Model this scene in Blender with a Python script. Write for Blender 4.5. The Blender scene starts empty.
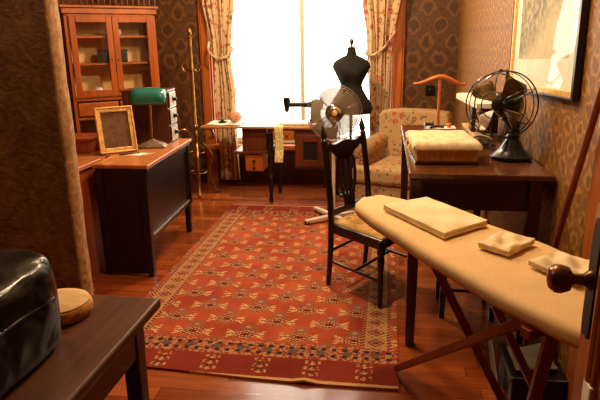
import bpy, bmesh, math, random
from mathutils import Vector, Matrix
PI = math.pi
rnd = random.Random(7)
sc = bpy.context.scene
COL = sc.collection

# ---------------------------------------------------------------- camera
cam_d = bpy.data.cameras.new('camera'); cam = bpy.data.objects.new('camera', cam_d); COL.objects.link(cam)
yaw, pit, rol = 0.152768, 0.272602, -0.01431
f = Vector((-math.sin(yaw)*math.cos(pit), math.cos(yaw)*math.cos(pit), -math.sin(pit)))
r = f.cross(Vector((0, 0, 1))).normalized(); u = r.cross(f)
r2 = math.cos(rol)*r + math.sin(rol)*u; u2 = -math.sin(rol)*r + math.cos(rol)*u
m = Matrix((r2, u2, -f)).transposed().to_4x4(); m.translation = (0, 0, 1.45)
cam.matrix_world = m
cam_d.sensor_width = 36; cam_d.lens = 561.92*36/600; cam_d.clip_start = 0.03
sc.camera = cam

# ---------------------------------------------------------------- materials
class S:
    """a scalar node socket with arithmetic"""
    def __init__(s, nt, k): s.nt, s.k = nt, k
    def op(s, o, b=None, c=None):
        n = s.nt.nodes.new('ShaderNodeMath'); n.operation = o
        for i, v in enumerate((s, b, c)):
            if v is None: continue
            if isinstance(v, S): s.nt.links.new(v.k, n.inputs[i])
            else: n.inputs[i].default_value = v
        return S(s.nt, n.outputs[0])
    def __add__(s, b): return s.op('ADD', b)
    def __sub__(s, b): return s.op('SUBTRACT', b)
    def __mul__(s, b): return s.op('MULTIPLY', b)
    def __truediv__(s, b): return s.op('DIVIDE', b)
    def lt(s, b): return s.op('LESS_THAN', b)
    def gt(s, b): return s.op('GREATER_THAN', b)
    def abs(s): return s.op('ABSOLUTE')
    def fl(s): return s.op('FLOOR')
    def fr(s): return s.op('FRACT')
    def mod(s, b): return s.op('FLOORED_MODULO', b)
    def sin(s): return s.op('SINE')
    def cos(s): return s.op('COSINE')
    def mn(s, b): return s.op('MINIMUM', b)
    def mx(s, b): return s.op('MAXIMUM', b)
    def neg(s): return s.op('MULTIPLY', -1.0)
    def inv(s): return (s*-1.0)+1.0

class Mat:
    def __init__(s, name, rough=.5, metal=0., spec=None, coat=0.):
        s.m = bpy.data.materials.new(name); s.m.use_nodes = True; s.nt = s.m.node_tree
        s.b = s.nt.nodes['Principled BSDF']
        s.b.inputs['Roughness'].default_value = rough; s.b.inputs['Metallic'].default_value = metal
        if spec is not None: s.b.inputs['Specular IOR Level'].default_value = spec
        if coat: s.b.inputs['Coat Weight'].default_value = coat
        s.tc = s.nt.nodes.new('ShaderNodeTexCoord')
    def xyz(s, kind='Object'):
        n = s.nt.nodes.new('ShaderNodeSeparateXYZ'); s.nt.links.new(s.tc.outputs[kind], n.inputs[0])
        return [S(s.nt, o) for o in n.outputs]
    def vec(s, x=None, y=None, z=None):
        n = s.nt.nodes.new('ShaderNodeCombineXYZ')
        for i, v in enumerate((x, y, z)):
            if isinstance(v, S): s.nt.links.new(v.k, n.inputs[i])
            elif v is not None: n.inputs[i].default_value = v
        return n.outputs[0]
    def noise(s, scale=5, detail=3, vec=None, stretch=None, rough=.55, dist=0.):
        n = s.nt.nodes.new('ShaderNodeTexNoise'); n.inputs['Scale'].default_value = scale
        n.inputs['Detail'].default_value = detail; n.inputs['Roughness'].default_value = rough
        n.inputs['Distortion'].default_value = dist
        v = vec or s.tc.outputs['Object']
        if stretch:
            mp = s.nt.nodes.new('ShaderNodeMapping'); mp.inputs['Scale'].default_value = stretch
            s.nt.links.new(v, mp.inputs[0]); v = mp.outputs[0]
        s.nt.links.new(v, n.inputs['Vector'])
        return S(s.nt, n.outputs[0])
    def voro(s, scale=5, vec=None, feature='F1', rand=1.):
        n = s.nt.nodes.new('ShaderNodeTexVoronoi'); n.feature = feature
        n.inputs['Scale'].default_value = scale; n.inputs['Randomness'].default_value = rand
        s.nt.links.new(vec or s.tc.outputs['Object'], n.inputs['Vector'])
        sp = s.nt.nodes.new('ShaderNodeSeparateXYZ'); s.nt.links.new(n.outputs['Color'], sp.inputs[0])
        return S(s.nt, n.outputs['Distance']), S(s.nt, sp.outputs[0]), S(s.nt, sp.outputs[1])
    def ramp(s, fac, stops, interp='LINEAR'):
        n = s.nt.nodes.new('ShaderNodeValToRGB'); s.nt.links.new(fac.k, n.inputs[0]); cr = n.color_ramp
        cr.interpolation = interp
        while len(cr.elements) < len(stops): cr.elements.new(.5)
        for e, (p, c) in zip(cr.elements, stops): e.position = p; e.color = lin(c)
        return n.outputs[0]
    def mix(s, fac, a, b, mode='MIX'):
        n = s.nt.nodes.new('ShaderNodeMix'); n.data_type = 'RGBA'; n.blend_type = mode
        if isinstance(fac, S): s.nt.links.new(fac.k, n.inputs[0])
        else: n.inputs[0].default_value = fac
        for i, v in ((6, a), (7, b)):
            if isinstance(v, tuple): n.inputs[i].default_value = lin(v)
            else: s.nt.links.new(v, n.inputs[i])
        return n.outputs[2]
    def col(s, c):
        if isinstance(c, tuple): s.b.inputs['Base Color'].default_value = lin(c)
        else: s.nt.links.new(c, s.b.inputs['Base Color'])
        return s
    def rough(s, k): s.nt.links.new(k.k, s.b.inputs['Roughness']); return s
    def bump(s, h, strength=.3, dist=.01):
        n = s.nt.nodes.new('ShaderNodeBump'); n.inputs['Strength'].default_value = strength
        n.inputs['Distance'].default_value = dist
        s.nt.links.new(h.k, n.inputs['Height']); s.nt.links.new(n.outputs[0], s.b.inputs['Normal']); return s

def lin(c):
    """0-255 sRGB to linear RGBA"""
    o = []
    for v in c[:3]:
        v = v/255
        o.append(v/12.92 if v <= .04045 else ((v+.055)/1.055)**2.4)
    return (*o, 1)

def wood(name, dark, light, axis=0, rough=.35, coat=.0, scale=18):
    M = Mat(name, rough, coat=coat)
    st = [9., 9., 9.]; st[axis] = .7
    n = M.noise(scale/9, 5, stretch=tuple(st), dist=1.2)
    n2 = M.noise(3, 2)
    c = M.ramp(n*.75 + n2*.25, [(.3, dark), (.5, tuple((a+b)/2 for a, b in zip(dark, light))), (.7, light)])
    M.col(c); M.bump(n, .08, .003)
    return M.m

def plain(name, c, rough=.5, metal=0., var=.12, scale=12, spec=None, coat=0., bump=0.):
    M = Mat(name, rough, metal, spec, coat)
    n = M.noise(scale, 3)
    M.col(M.ramp(n, [(.3, tuple(v*(1-var) for v in c)), (.7, tuple(min(255, v*(1+var)) for v in c))]))
    if bump: M.bump(n, bump, .01)
    return M.m

def fabric(name, c, var=.06, scale=400, bump=.2, wr=6):
    M = Mat(name, .9, spec=.2)
    a = M.noise(scale, 1); b = M.noise(wr, 3)
    M.col(M.ramp(a*.4+b*.6, [(.35, tuple(v*(1-var) for v in c)), (.65, tuple(min(255, v*(1+var)) for v in c))]))
    M.bump(a*.3+b*.7, bump, .008)
    return M.m

def floral(name, ground, scale=11):
    M = Mat(name, .9, spec=.15)
    d, c1, c2 = M.voro(scale); dn = d + (M.noise(60, 2)-.5)*.3
    d2, e1, e2 = M.voro(scale*1.7); d2 = d2 + (M.noise(75, 2)-.5)*.35
    weave = M.noise(250, 1)
    base = M.mix(weave*.35, ground, tuple(v*.8 for v in ground))
    leaf = M.ramp(e1, [(0, (112, 104, 76)), (.5, (150, 132, 98)), (.8, (112, 96, 80))], 'CONSTANT')
    x = M.mix(d2.lt(.33)*e2.lt(.8)*.8, base, leaf)
    fl = M.ramp(c1, [(0, (176, 76, 66)), (.45, (198, 122, 98)), (.7, (150, 64, 58))], 'CONSTANT')
    x = M.mix(dn.lt(.36)*c2.lt(.62)*.85, x, fl)
    x = M.mix(dn.lt(.12)*c2.lt(.62), x, (236, 186, 160))
    M.col(x); M.bump(weave, .1, .004)
    return M.m

def damask(name, axis, pu, pv, cols, gain, rough=.6):
    """ogee damask wallpaper; axis 0 runs along x, 1 along y"""
    M = Mat(name, rough)
    p = M.xyz(); uu = p[axis]; vv = p[2]
    w1 = (M.noise(14, 2)-.5)*.06
    a = (uu + w1)*(PI/pu); b = (vv + w1)*(PI/pv)
    og = ((a*2.0).cos()+(b*2.0).cos()).abs()*.5        # staggered lattice of ogees
    pet = ((a*6.0).cos()*(b*5.0).cos())*.16 + ((a*3.0 + b*2.0).sin()*(a*3.0 - b*2.0).sin())*.14
    h = og + pet*gain + (M.noise(30, 3)-.5)*.16
    c = M.ramp(h, [(.02, cols[0]), (.12, cols[1]), (.24, cols[0]), (.4, cols[1]), (.55, cols[2]), (.72, cols[1]), (.85, cols[0])])
    big = M.noise(1.3, 3)
    c = M.mix(big*.35, c, cols[3])
    M.col(c); M.bump(h, .12, .004)
    return M.m

def leafpaper(name, cols):
    M = Mat(name, .5)
    p = M.xyz(); w = (M.noise(9, 2)-.5)*.02
    uu = (p[1]+w)/.085; vv = (p[2]+w)/.13
    row = vv.fl(); cu = ((uu + row.mod(2.)*.5).fr()-.5); cv = vv.fr()
    edge = (cu.abs()*1.6 + cv*.8)                   # overlapping pointed scales
    h = (edge*9.0).sin()*.36 + .5 + (M.noise(30, 4)-.5)*.7
    c = M.ramp(h, [(.2, cols[0]), (.5, cols[1]), (.8, cols[2])])
    st = M.noise(2.1, 4)                             # damp stains in the old paper
    c = M.mix(M_smooth(st, .52, .72)*.7, c, cols[3])
    M.col(c); M.bump(h, .12, .003)
    return M.m
def M_smooth(s, a, b):
    n = s.nt.nodes.new('ShaderNodeMapRange'); n.interpolation_type = 'SMOOTHSTEP'
    s.nt.links.new(s.k, n.inputs[0]); n.inputs[1].default_value = a; n.inputs[2].default_value = b
    return S(s.nt, n.outputs[0])

def floor_mat():
    M = Mat('floor planks', .2, coat=.3); M.b.inputs['Coat Roughness'].default_value = .12
    p = M.xyz(); v = p[1]/.085; row = v.fl(); fv = v.fr()
    uu = p[0]/1.1 + (row*12.9898).sin()*3.7
    cell = uu.fl()*7.13 + row*3.77
    tone = ((cell.sin()*43758.5)).fr()
    g = M.noise(4, 5, vec=M.vec(p[0]*1.2, p[1]*18., row*3.1), dist=.8)
    c = M.ramp(g*.6+tone*.4, [(.2, (108, 48, 18)), (.5, (142, 68, 28)), (.8, (172, 92, 42))])
    seam = fv.lt(.03).mx(uu.fr().lt(.003))
    c = M.mix(seam*.75, c, (48, 22, 10))
    M.col(c); M.rough(g*.14+.13); M.bump(seam.neg()+g*.15, .12, .003)
    return M.m

def rug_mat(x0, y0, W, L):
    M = Mat('rug wool', .95, spec=.1)
    p = M.xyz(); nz = (M.noise(55, 2)-.5)
    uu = p[0] - x0 + nz*.012; vv = p[1] - y0 + nz*.012
    wear = M.noise(3.2, 4)
    red = M.ramp(wear, [(.35, (144, 60, 34)), (.6, (170, 80, 48)), (.8, (180, 98, 64))])
    navy, cream, dred, blue = (42, 40, 48), (206, 170, 116), (96, 30, 20), (104, 94, 84)
    # field of lozenge guls in offset rows
    def cells(du, dv, off):
        a = vv/dv + off; row = a.fl(); cv = (a.fr()-.5)*dv
        b = uu/du + row.mod(2.)*.5 + off; cu = (b.fr()-.5)*du
        return cu, cv
    cu, cv = cells(.28, .15, 0.)
    au, av = cu.abs(), cv.abs()
    loz = au/.105 + av/.058
    c = red
    pt = (au*190.).sin()*(av*330.+.6).cos() + (M.noise(90, 1)-.5)*1.6
    c = M.mix(loz.lt(1.), c, (134, 58, 36))
    c = M.mix(loz.lt(1.)*loz.gt(.3)*pt.gt(.38)*.9, c, cream)
    c = M.mix(loz.lt(1.)*pt.lt(-.5)*.8, c, navy)
    tip = ((au - av*1.4 - .045).abs().lt(.008)*av.lt(.04)*av.gt(.006)).mx((au-.085).abs().lt(.016)*(av-.012).abs().lt(.005))
    c = M.mix(tip*M.noise(70, 1).gt(.42)*.9, c, cream)
    c = M.mix(loz.lt(.3), c, dred)
    cu2, cv2 = cells(.28, .15, .5)
    c2u = cu2.abs(); c2v = cv2.abs(); l2 = c2u/.055 + c2v/.036
    c = M.mix(l2.lt(1.)*(M.noise(80, 1)).gt(.46)*.75, c, blue)
    c = M.mix(l2.lt(.35), c, (176, 120, 84))
    # long borders on both sides
    e = (uu).mn((uu*-1.)+W); t = vv
    st = (t/.028); diag = ((t/.028)+(e/.03)).fr()
    strip = M.ramp(diag, [(0, (176, 122, 78)), (.3, (146, 56, 34)), (.5, navy), (.8, (162, 78, 46))], 'CONSTANT')
    lat_u = ((e-.105)/.045).abs(); lat_v = ((t/.105).fr()-.5).abs()*2.
    l3 = (lat_u*.8+lat_v)*.6
    lat = M.ramp(l3, [(0, (52, 40, 42)), (.18, (150, 66, 40)), (.4, (70, 52, 46)), (.5, (170, 124, 80)), (.72, (112, 66, 44)), (.82, (176, 130, 86))], 'CONSTANT')
    lat = M.mix(M.noise(85, 1).gt(.56)*.7, lat, (176, 132, 88))
    bord = M.mix((e-.105).abs().lt(.052), strip, lat)
    isb = e.lt(.178)*e.gt(.03)
    c = M.mix(isb, c, bord)
    c = M.mix(((e-.055).abs().lt(.004)).mx((e-.155).abs().lt(.004)), c, (170, 124, 82))
    # end borders and aprons
    q = vv.mn((vv*-1.)+L)
    eb_u = (uu/.13).fr()-.5; eb = (eb_u.abs()*.13/.05 + (q-.245).abs()/.045)
    band = M.mix((M.noise(60, 1)).gt(.5), (132, 56, 36), (170, 118, 78))
    band = M.mix(((uu/.052).fr()-.5).abs().lt(.22)*(((q-.245).abs()-.028).abs()).lt(.012), band, navy)
    band = M.mix(eb.lt(.6), band, (96, 74, 66))
    c = M.mix(q.lt(.31)*q.gt(.18), c, band)
    ap = M.ramp(wear, [(.3, (110, 36, 24)), (.7, (134, 50, 32))])
    fu = ((uu/.24).fr()-.5)*.24; fq = ((q-.035)/.048).fr()
    flo = (fu.abs().lt(.034)*(fq-.22).abs().lt(.08)*((fu*95.).cos().gt(.1))).mx((fu.abs()-.03).abs().lt(.007)*fq.gt(.2)*fq.lt(.7)).mx(fu.abs().lt(.006)*fq.lt(.8))
    flo = flo*q.gt(.035)*q.lt(.165)
    ap = M.mix(flo*M.noise(60, 1).gt(.44)*.85, ap, (188, 144, 98))
    ap = M.mix(fu.abs().lt(.012)*(fq-.75).abs().lt(.12)*q.gt(.03)*q.lt(.16), ap, navy)
    c = M.mix(q.lt(.18), c, ap)
    c = M.mix(q.lt(.012), c, (196, 148, 96))
    M.col(c); M.bump(M.noise(220, 2)+nz, .25, .006)
    return M.m

def glass(name, c=(255, 255, 255), alpha=.1, rough=.02):
    M = Mat(name, rough); nt = M.nt
    tr = nt.nodes.new('ShaderNodeBsdfTransparent'); tr.inputs[0].default_value = lin(c)
    gl = nt.nodes.new('ShaderNodeBsdfGlossy'); gl.inputs['Roughness'].default_value = rough
    fr = nt.nodes.new('ShaderNodeFresnel'); ge = nt.nodes.new('ShaderNodeNewGeometry')
    nt.links.new((S(nt, ge.outputs['Backfacing'])*-.5+1.5).k, fr.inputs['IOR'])
    mx = nt.nodes.new('ShaderNodeMixShader')
    f_ = S(nt, fr.outputs[0]) * alpha
    nt.links.new(f_.k, mx.inputs[0]); nt.links.new(tr.outputs[0], mx.inputs[1]); nt.links.new(gl.outputs[0], mx.inputs[2])
    nt.links.new(mx.outputs[0], nt.nodes['Material Output'].inputs[0])
    return M.m

def clear_plastic(name, c, alpha):
    M = Mat(name, .25); M.col(M.mix(M.noise(9, 2)*.4, c, tuple(v*.8 for v in c)))
    M.b.inputs['Alpha'].default_value = alpha
    return M.m

def leather():
    M = Mat('black leather', .24, spec=.4, coat=.1)
    n = M.noise(7, 1, dist=1.2); pv, _, _ = M.voro(240)
    M.col(M.ramp(n, [(.3, (10, 9, 9)), (.7, (26, 24, 23))])); M.rough(n*.15+.2)
    M.bump(n*1.0+pv*.01, .5, .05)
    return M.m

def stems(name, dark, light, sc_=9):
    """soft mottled surface"""
    M = Mat(name, .8); n = M.noise(sc_, 5, dist=.7)
    M.col(M.ramp(n, [(.3, dark), (.7, light)])); M.bump(n, .3, .01); return M.m

MT = dict(
    darkwood=wood('dark mahogany', (26, 13, 8), (58, 28, 16), 1, .3, .2),
    darkwood_x=wood('dark oak', (44, 22, 11), (84, 46, 24), 0, .3, .2),
    darkwood_z=wood('dark walnut upright', (40, 20, 11), (76, 40, 23), 2, .35, .1),
    black_wood=wood('ebonised wood', (12, 7, 5), (30, 15, 10), 2, .33, .1),
    desktop=wood('worn desk top', (164, 92, 48), (204, 136, 82), 1, .3, .2),
    cab=wood('honey oak', (132, 60, 8), (184, 96, 18), 2, .35, .15),
    cab_x=wood('honey oak crosswise', (138, 64, 10), (190, 104, 24), 0, .35, .15),
    cab_in=wood('pale cabinet back', (222, 172, 102), (242, 204, 140), 2, .5),
    red_wood=wood('red stained wood', (122, 48, 20), (164, 76, 34), 2, .4),
    trim=wood('orange varnished trim', (158, 84, 34), (190, 112, 50), 2, .35, .2),
    door=wood('varnished door', (120, 58, 24), (158, 84, 38), 2, .3, .3),
    board_wood=wood('reddish lath', (112, 48, 24), (146, 70, 36), 2, .45),
    hanger=wood('orange beech', (176, 92, 40), (214, 126, 62), 0, .35, .2),
    table_top=wood('worn worktable top', (72, 38, 20), (120, 68, 36), 1, .22, .3),
    fore_top=wood('old brown bench top', (60, 34, 20), (112, 68, 42), 1, .42),
    wainscot=wood('dark wainscot', (52, 28, 16), (84, 48, 28), 2, .4),
    sew_wood=wood('sewing cabinet oak', (76, 36, 17), (112, 56, 27), 2, .35),
    sew_top=wood('sewing table leaf', (150, 98, 56), (196, 144, 92), 0, .25, .2),
    orange_wood=wood('orange drawer front', (146, 72, 26), (184, 100, 42), 0, .35),
    gilt=plain('old gilt', (226, 184, 110), .42, .2, .14, 30, bump=.1),
    brass=plain('aged brass', (150, 112, 58), .32, .9, .2, 20),
    blade=plain('tarnished brass blade', (112, 88, 60), .36, .75, .3, 14),
    black_metal=plain('black enamel', (16, 15, 14), .3, .2, .25, 20, coat=.3),
    iron=plain('dark iron', (34, 28, 24), .55, .3, .25, 40),
    chrome=plain('chrome', (205, 200, 190), .16, 1., .05, 10),
    wire=plain('steel wire', (150, 146, 138), .3, .8, .08, 30),
    white_metal=plain('white enamel', (222, 208, 190), .4, 0., .05, 14),
    white_paper=fabric('white paper', (236, 230, 216), .04, 120, .05),
    white_cloth=fabric('white linen', (240, 232, 214), .05, 260, .2, 12),
    lace=fabric('cream lace', (226, 202, 142), .22, 90, .5, 60),
    cream=fabric('cream linen', (236, 214, 172), .06, 300, .25, 10),
    board_cloth=fabric('padded board cover', (228, 194, 140), .05, 260, .15, 5),
    book_cloth=fabric('cream bookcloth', (222, 204, 166), .1, 120, .3, 20),
    green_glass=plain('green glass shade', (10, 104, 96), .18, 0., .1, 6, coat=.6),
    grey_cloth=fabric('grey cloth', (104, 94, 78), .15, 200, .4, 8),
    bust=fabric('black jersey', (34, 33, 32), .1, 300, .15, 6),
    label=plain('white drawer label', (176, 160, 138), .6, 0., .06, 40),
    pinky=stems('terracotta yarn', (170, 112, 78), (214, 158, 118), 60),
    mirror_brown=stems('brown mottled plate', (84, 58, 34), (120, 86, 54), 22),
    straw=stems('buff felt', (190, 152, 100), (220, 184, 128), 14),
    straw_edge=stems('yellow woven straw', (150, 98, 36), (222, 166, 72), 70),
    leather=leather(),
    partition=None, floral=floral('floral chintz', (188, 158, 112), 15), curtain=floral('floral curtain cloth', (216, 188, 150), 14),
    seat_cloth=None, wmid=wood('mid walnut', (62, 34, 22), (98, 58, 38), 2, .4), glass=glass('window glass', alpha=.7), pic_glass=glass('picture glass', alpha=.5),
    fan_plastic=clear_plastic('smoky clear plastic', (176, 160, 138), .6),
    plaster=plain('ceiling plaster', (160, 138, 108), .8, 0, .05, 5),
    dark_cloth=fabric('dark cloth', (30, 24, 20), .2, 200, .3, 8),
    orange=plain('orange spool', (206, 110, 40), .5, 0, .1, 30), olive=plain('green pincushion', (74, 84, 44), .8, 0, .15, 40),
    cord=plain('black cord', (22, 18, 16), .6, 0, .2, 40),
)
def mk():
    M = Mat('brown embossed paper', .62)
    p = M.xyz(); n0 = M.noise(2.2, 3)
    a = p[0]/.26 + (n0-.5)*.9; b = p[2]/.34 + (n0-.5)*.7
    vein = ((a+b).fr()-.5).abs().mn(((a-b).fr()-.5).abs())
    n = M.noise(4, 5, dist=1.2); n2 = M.noise(38, 4, stretch=(1, 1, 2.2)); n3 = M.noise(9, 5, dist=2.)
    c = M.ramp(n*.35+n2*.35+n3*.3, [(.36, (92, 58, 28)), (.52, (140, 98, 54)), (.66, (172, 128, 76))])
    c = M.mix(vein.lt(.03)*n3.gt(.46)*.35, c, (92, 58, 30))
    M.col(c); M.bump(vein.mn(.08)*1.5+n2*.5+n3*.9, .5, .012); MT['partition'] = M.m
    M = Mat('tan striped seat cloth', .9); n = M.noise(16, 3, stretch=(1, 3, 1)); s_ = M.noise(160, 1)
    M.col(M.ramp(n*.7+s_*.3, [(.3, (132, 92, 46)), (.5, (196, 152, 84)), (.7, (222, 184, 118))])); M.bump(s_, .2, .004)
    MT['seat_cloth'] = M.m
    M = Mat('faded landscape print', .7)          # pale generic landscape with trees at the upper left
    p = M.xyz(); n = M.noise(7, 5); n2 = M.noise(24, 4)
    c = M.ramp(n*.6+n2*.4, [(.36, (190, 180, 144)), (.6, (214, 202, 166))])
    tree = M_smooth(p[2]*2.0 + (n2-.5)*1.0 + p[1]*.9 + (n-.5)*.6, .5, .85)
    c = M.mix(tree*.9, c, M.ramp(n2, [(.38, (84, 88, 72)), (.62, (176, 168, 134))]))
    M.col(c); MT['print'] = M.m
mk()
MT['wall_back'] = damask('dark damask paper', 0, .25, .32, [(70, 42, 16), (100, 62, 25), (124, 82, 34), (78, 46, 18)], .8)
MT['wall_left'] = damask('dark red damask paper', 1, .20, .26, [(74, 44, 24), (100, 60, 32), (112, 70, 40), (80, 44, 24)], 1.0)
MT['wall_right'] = damask('gold leaf paper', 1, .15, .17, [(118, 76, 24), (158, 108, 36), (182, 134, 54), (116, 74, 24)], .9)
MT['floor'] = floor_mat()
for k_, v_ in (('fore_top', .25), ('leather', .3)): MT[k_].node_tree.nodes['Principled BSDF'].inputs['Specular IOR Level'].default_value = v_

# ---------------------------------------------------------------- mesh building
class MB:
    def __init__(s): s.bm = bmesh.new()
    def _add(s, verts, faces):
        vs = [s.bm.verts.new(v) for v in verts]
        for f_ in faces:
            try: s.bm.faces.new([vs[i] for i in f_])
            except ValueError: pass
        return vs
    def box(s, x0, x1, y0, y1, z0, z1, M=None):
        v = [Vector((x, y, z)) for z in (z0, z1) for y in (y0, y1) for x in (x0, x1)]
        if M: v = [M @ q for q in v]
        s._add(v, [(0, 2, 3, 1), (4, 5, 7, 6), (0, 1, 5, 4), (2, 6, 7, 3), (0, 4, 6, 2), (1, 3, 7, 5)]); return s
    def bar(s, a, b, w, d=None, up=(0, 0, 1), w2=None, d2=None):
        """square bar from a to b"""
        a, b = Vector(a), Vector(b); d = d or w; w2 = w2 or w; d2 = d2 or d
        t = (b-a).normalized(); x = t.cross(Vector(up))
        if x.length < 1e-4: x = t.cross(Vector((0, 1, 0)))
        x.normalize(); y = x.cross(t)
        v = []
        for c, ww, dd in ((a, w, d), (b, w2, d2)):
            v += [c - x*ww/2 - y*dd/2, c + x*ww/2 - y*dd/2, c + x*ww/2 + y*dd/2, c - x*ww/2 + y*dd/2]
        s._add(v, [(3, 2, 1, 0), (4, 5, 6, 7), (0, 1, 5, 4), (1, 2, 6, 5), (2, 3, 7, 6), (3, 0, 4, 7)]); return s
    def tube(s, pts, rad, n=8, closed=False, cap=True):
        pts = [Vector(p) for p in pts]; N = len(pts)
        R = rad if isinstance(rad, (list, tuple)) else [rad]*N
        rings = []; prev = None
        for i, p in enumerate(pts):
            if closed: t = pts[(i+1) % N]-pts[i-1]
            else: t = pts[min(i+1, N-1)]-pts[max(i-1, 0)]
            t.normalize()
            if prev is None:
                x = t.orthogonal().normalized()
            else:
                x = (prev - t*prev.dot(t)); x = x.normalized() if x.length > 1e-6 else t.orthogonal().normalized()
            prev = x; y = t.cross(x)
            rings.append([p + (x*math.cos(2*PI*k/n)+y*math.sin(2*PI*k/n))*R[i] for k in range(n)])
        v = [q for rg in rings for q in rg]; fc = []
        for i in range(N if closed else N-1):
            j = (i+1) % N
            for k in range(n): fc.append((i*n+k, i*n+(k+1) % n, j*n+(k+1) % n, j*n+k))
        if not closed and cap: fc += [tuple(range(n))[::-1], tuple((N-1)*n+k for k in range(n))]
        s._add(v, fc); return s
    def ring(s, c, ax, R, rad, n=40, m=6):
        c = Vector(c); ax = Vector(ax).normalized(); x = ax.orthogonal().normalized(); y = ax.cross(x)
        return s.tube([c + (x*math.cos(2*PI*k/n)+y*math.sin(2*PI*k/n))*R for k in range(n)], rad, m, True)
    def lathe(s, c, prof, n=20, ax=(0, 0, 1), sx=1., sy=1., xdir=None, cap=True):
        """prof: list of (radius, height) along ax from c; sx, sy squash the section"""
        c = Vector(c); ax = Vector(ax).normalized()
        x = Vector(xdir).normalized() if xdir else (Vector((1, 0, 0)) if abs(ax.z) > .9 else ax.orthogonal().normalized())
        y = ax.cross(x).normalized(); x = y.cross(ax)
        v = []
        for q in prof:
            r_, h = q[0], q[1]; fx, fy = (q[2], q[3]) if len(q) > 2 else (sx, sy)
            for k in range(n):
                a = 2*PI*k/n; v.append(c + ax*h + x*r_*fx*math.cos(a) + y*r_*fy*math.sin(a))
        fc = []
        for i in range(len(prof)-1):
            for k in range(n): fc.append((i*n+k, i*n+(k+1) % n, (i+1)*n+(k+1) % n, (i+1)*n+k))
        if cap: fc += [tuple(range(n))[::-1], tuple((len(prof)-1)*n+k for k in range(n))]
        s._add(v, fc); return s
    def cyl(s, a, b, r0, r1=None, n=16):
        a, b = Vector(a), Vector(b); return s.lathe(a, [(r0, 0), (r0 if r1 is None else r1, (b-a).length)], n, b-a)
    def ball(s, c, r_, n=14, sz=1., sx=1., sy=1.):
        pr = [(max(1e-4, r_*math.sin(PI*i/n)), -r_*sz*math.cos(PI*i/n)) for i in range(n+1)]
        return s.lathe(c, pr, n*2, (0, 0, 1), sx, sy)
    def prism(s, poly, z0, z1, M=None):
        n = len(poly); v = [Vector((x, y, z0)) for x, y in poly]+[Vector((x, y, z1)) for x, y in poly]
        if M: v = [M @ q for q in v]
        s._add(v, [tuple(range(n))[::-1], tuple(range(n, 2*n))]+[(i, (i+1) % n, n+(i+1) % n, n+i) for i in range(n)]); return s
    def grid(s, fn, nu, nv):
        v = [Vector(fn(i/nu, j/nv)) for j in range(nv+1) for i in range(nu+1)]; w = nu+1
        s._add(v, [(j*w+i, j*w+i+1, (j+1)*w+i+1, (j+1)*w+i) for j in range(nv) for i in range(nu)]); return s
    def slab(s, fn, nu, nv, th):
        """closed sheet: fn gives the top, th its thickness straight down"""
        w = nu+1; top = [Vector(fn(i/nu, j/nv)) for j in range(nv+1) for i in range(nu+1)]
        bot = [p-Vector((0, 0, th)) for p in top]; n = len(top); fc = []
        for j in range(nv):
            for i in range(nu):
                a, b, c, d = j*w+i, j*w+i+1, (j+1)*w+i+1, (j+1)*w+i
                fc += [(a, b, c, d), (n+d, n+c, n+b, n+a)]
        rim = [i for i in range(w)] + [j*w+nu for j in range(1, nv+1)] + [nv*w+i for i in range(nu-1, -1, -1)] + [j*w for j in range(nv-1, 0, -1)]
        for k in range(len(rim)):
            a, b = rim[k], rim[(k+1) % len(rim)]; fc.append((a, n+a, n+b, b))
        s._add(top+bot, fc); return s
    def build(s, name, mat, parent=None, smooth=35, bevel=0., seg=2, solid=0., sub=0):
        bm = s.bm; bmesh.ops.recalc_face_normals(bm, faces=bm.faces[:])
        off = Vector((0, 0, 0)); p = parent
        while p: off += p.location; p = p.parent
        if parent is None:       # origin at the base centre of the object
            xs = [v.co for v in bm.verts]
            off = Vector(((min(v.x for v in xs)+max(v.x for v in xs))/2, (min(v.y for v in xs)+max(v.y for v in xs))/2, min(v.z for v in xs)))
            if name.startswith(('wall', 'floor', 'ceiling', 'trim', 'door', 'window', 'baseboard', 'rug')): off = Vector((0, 0, 0))
        bmesh.ops.translate(bm, verts=bm.verts[:], vec=-off)
        for f_ in bm.faces: f_.smooth = bool(smooth)
        me = bpy.data.meshes.new(name); bm.to_mesh(me); bm.free()
        if smooth and smooth < 180: me.set_sharp_from_angle(angle=math.radians(smooth))
        if mat: me.materials.append(MT[mat] if isinstance(mat, str) else mat)
        o = bpy.data.objects.new(name, me); COL.objects.link(o)
        if parent: o.parent = parent
        else: o.location = off
        if solid:
            q = o.modifiers.new('solid', 'SOLIDIFY'); q.thickness = solid; q.offset = 0
        if bevel:
            q = o.modifiers.new('bevel', 'BEVEL'); q.width = bevel; q.segments = seg; q.limit_method = 'ANGLE'; q.angle_limit = math.radians(40)
        if sub:
            q = o.modifiers.new('sub', 'SUBSURF'); q.levels = q.render_levels = sub
        return o

def tag(o, label, cat, group=None, kind=None):
    o['label'] = label; o['category'] = cat
    if group: o['group'] = group
    if kind: o['kind'] = kind
    return o
def thing(name, label, cat, loc, group=None):
    o = bpy.data.objects.new(name, None); COL.objects.link(o); o.location = loc; o.empty_display_size = .1
    return tag(o, label, cat, group)
def structure(o):
    o['kind'] = 'structure'; return o
def spline(pts, n=8, closed=False):
    """Catmull-Rom through the points"""
    P = [Vector(p) for p in pts]; N = len(P); out = []
    for i in range(N if closed else N-1):
        if closed: a, b, c, d = P[i-1], P[i], P[(i+1) % N], P[(i+2) % N]
        else: a, b, c, d = P[max(i-1, 0)], P[i], P[i+1], P[min(i+2, N-1)]
        for k in range(n):
            t = k/n
            out.append(.5*((2*b)+(c-a)*t+(2*a-5*b+4*c-d)*t*t+(3*b-a-3*c+d)*t**3))
    if not closed: out.append(P[-1])
    return out
def frame_at(x, y, z, ang):
    return Matrix.Translation((x, y, z)) @ Matrix.Rotation(ang, 4, 'Z')
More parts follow.
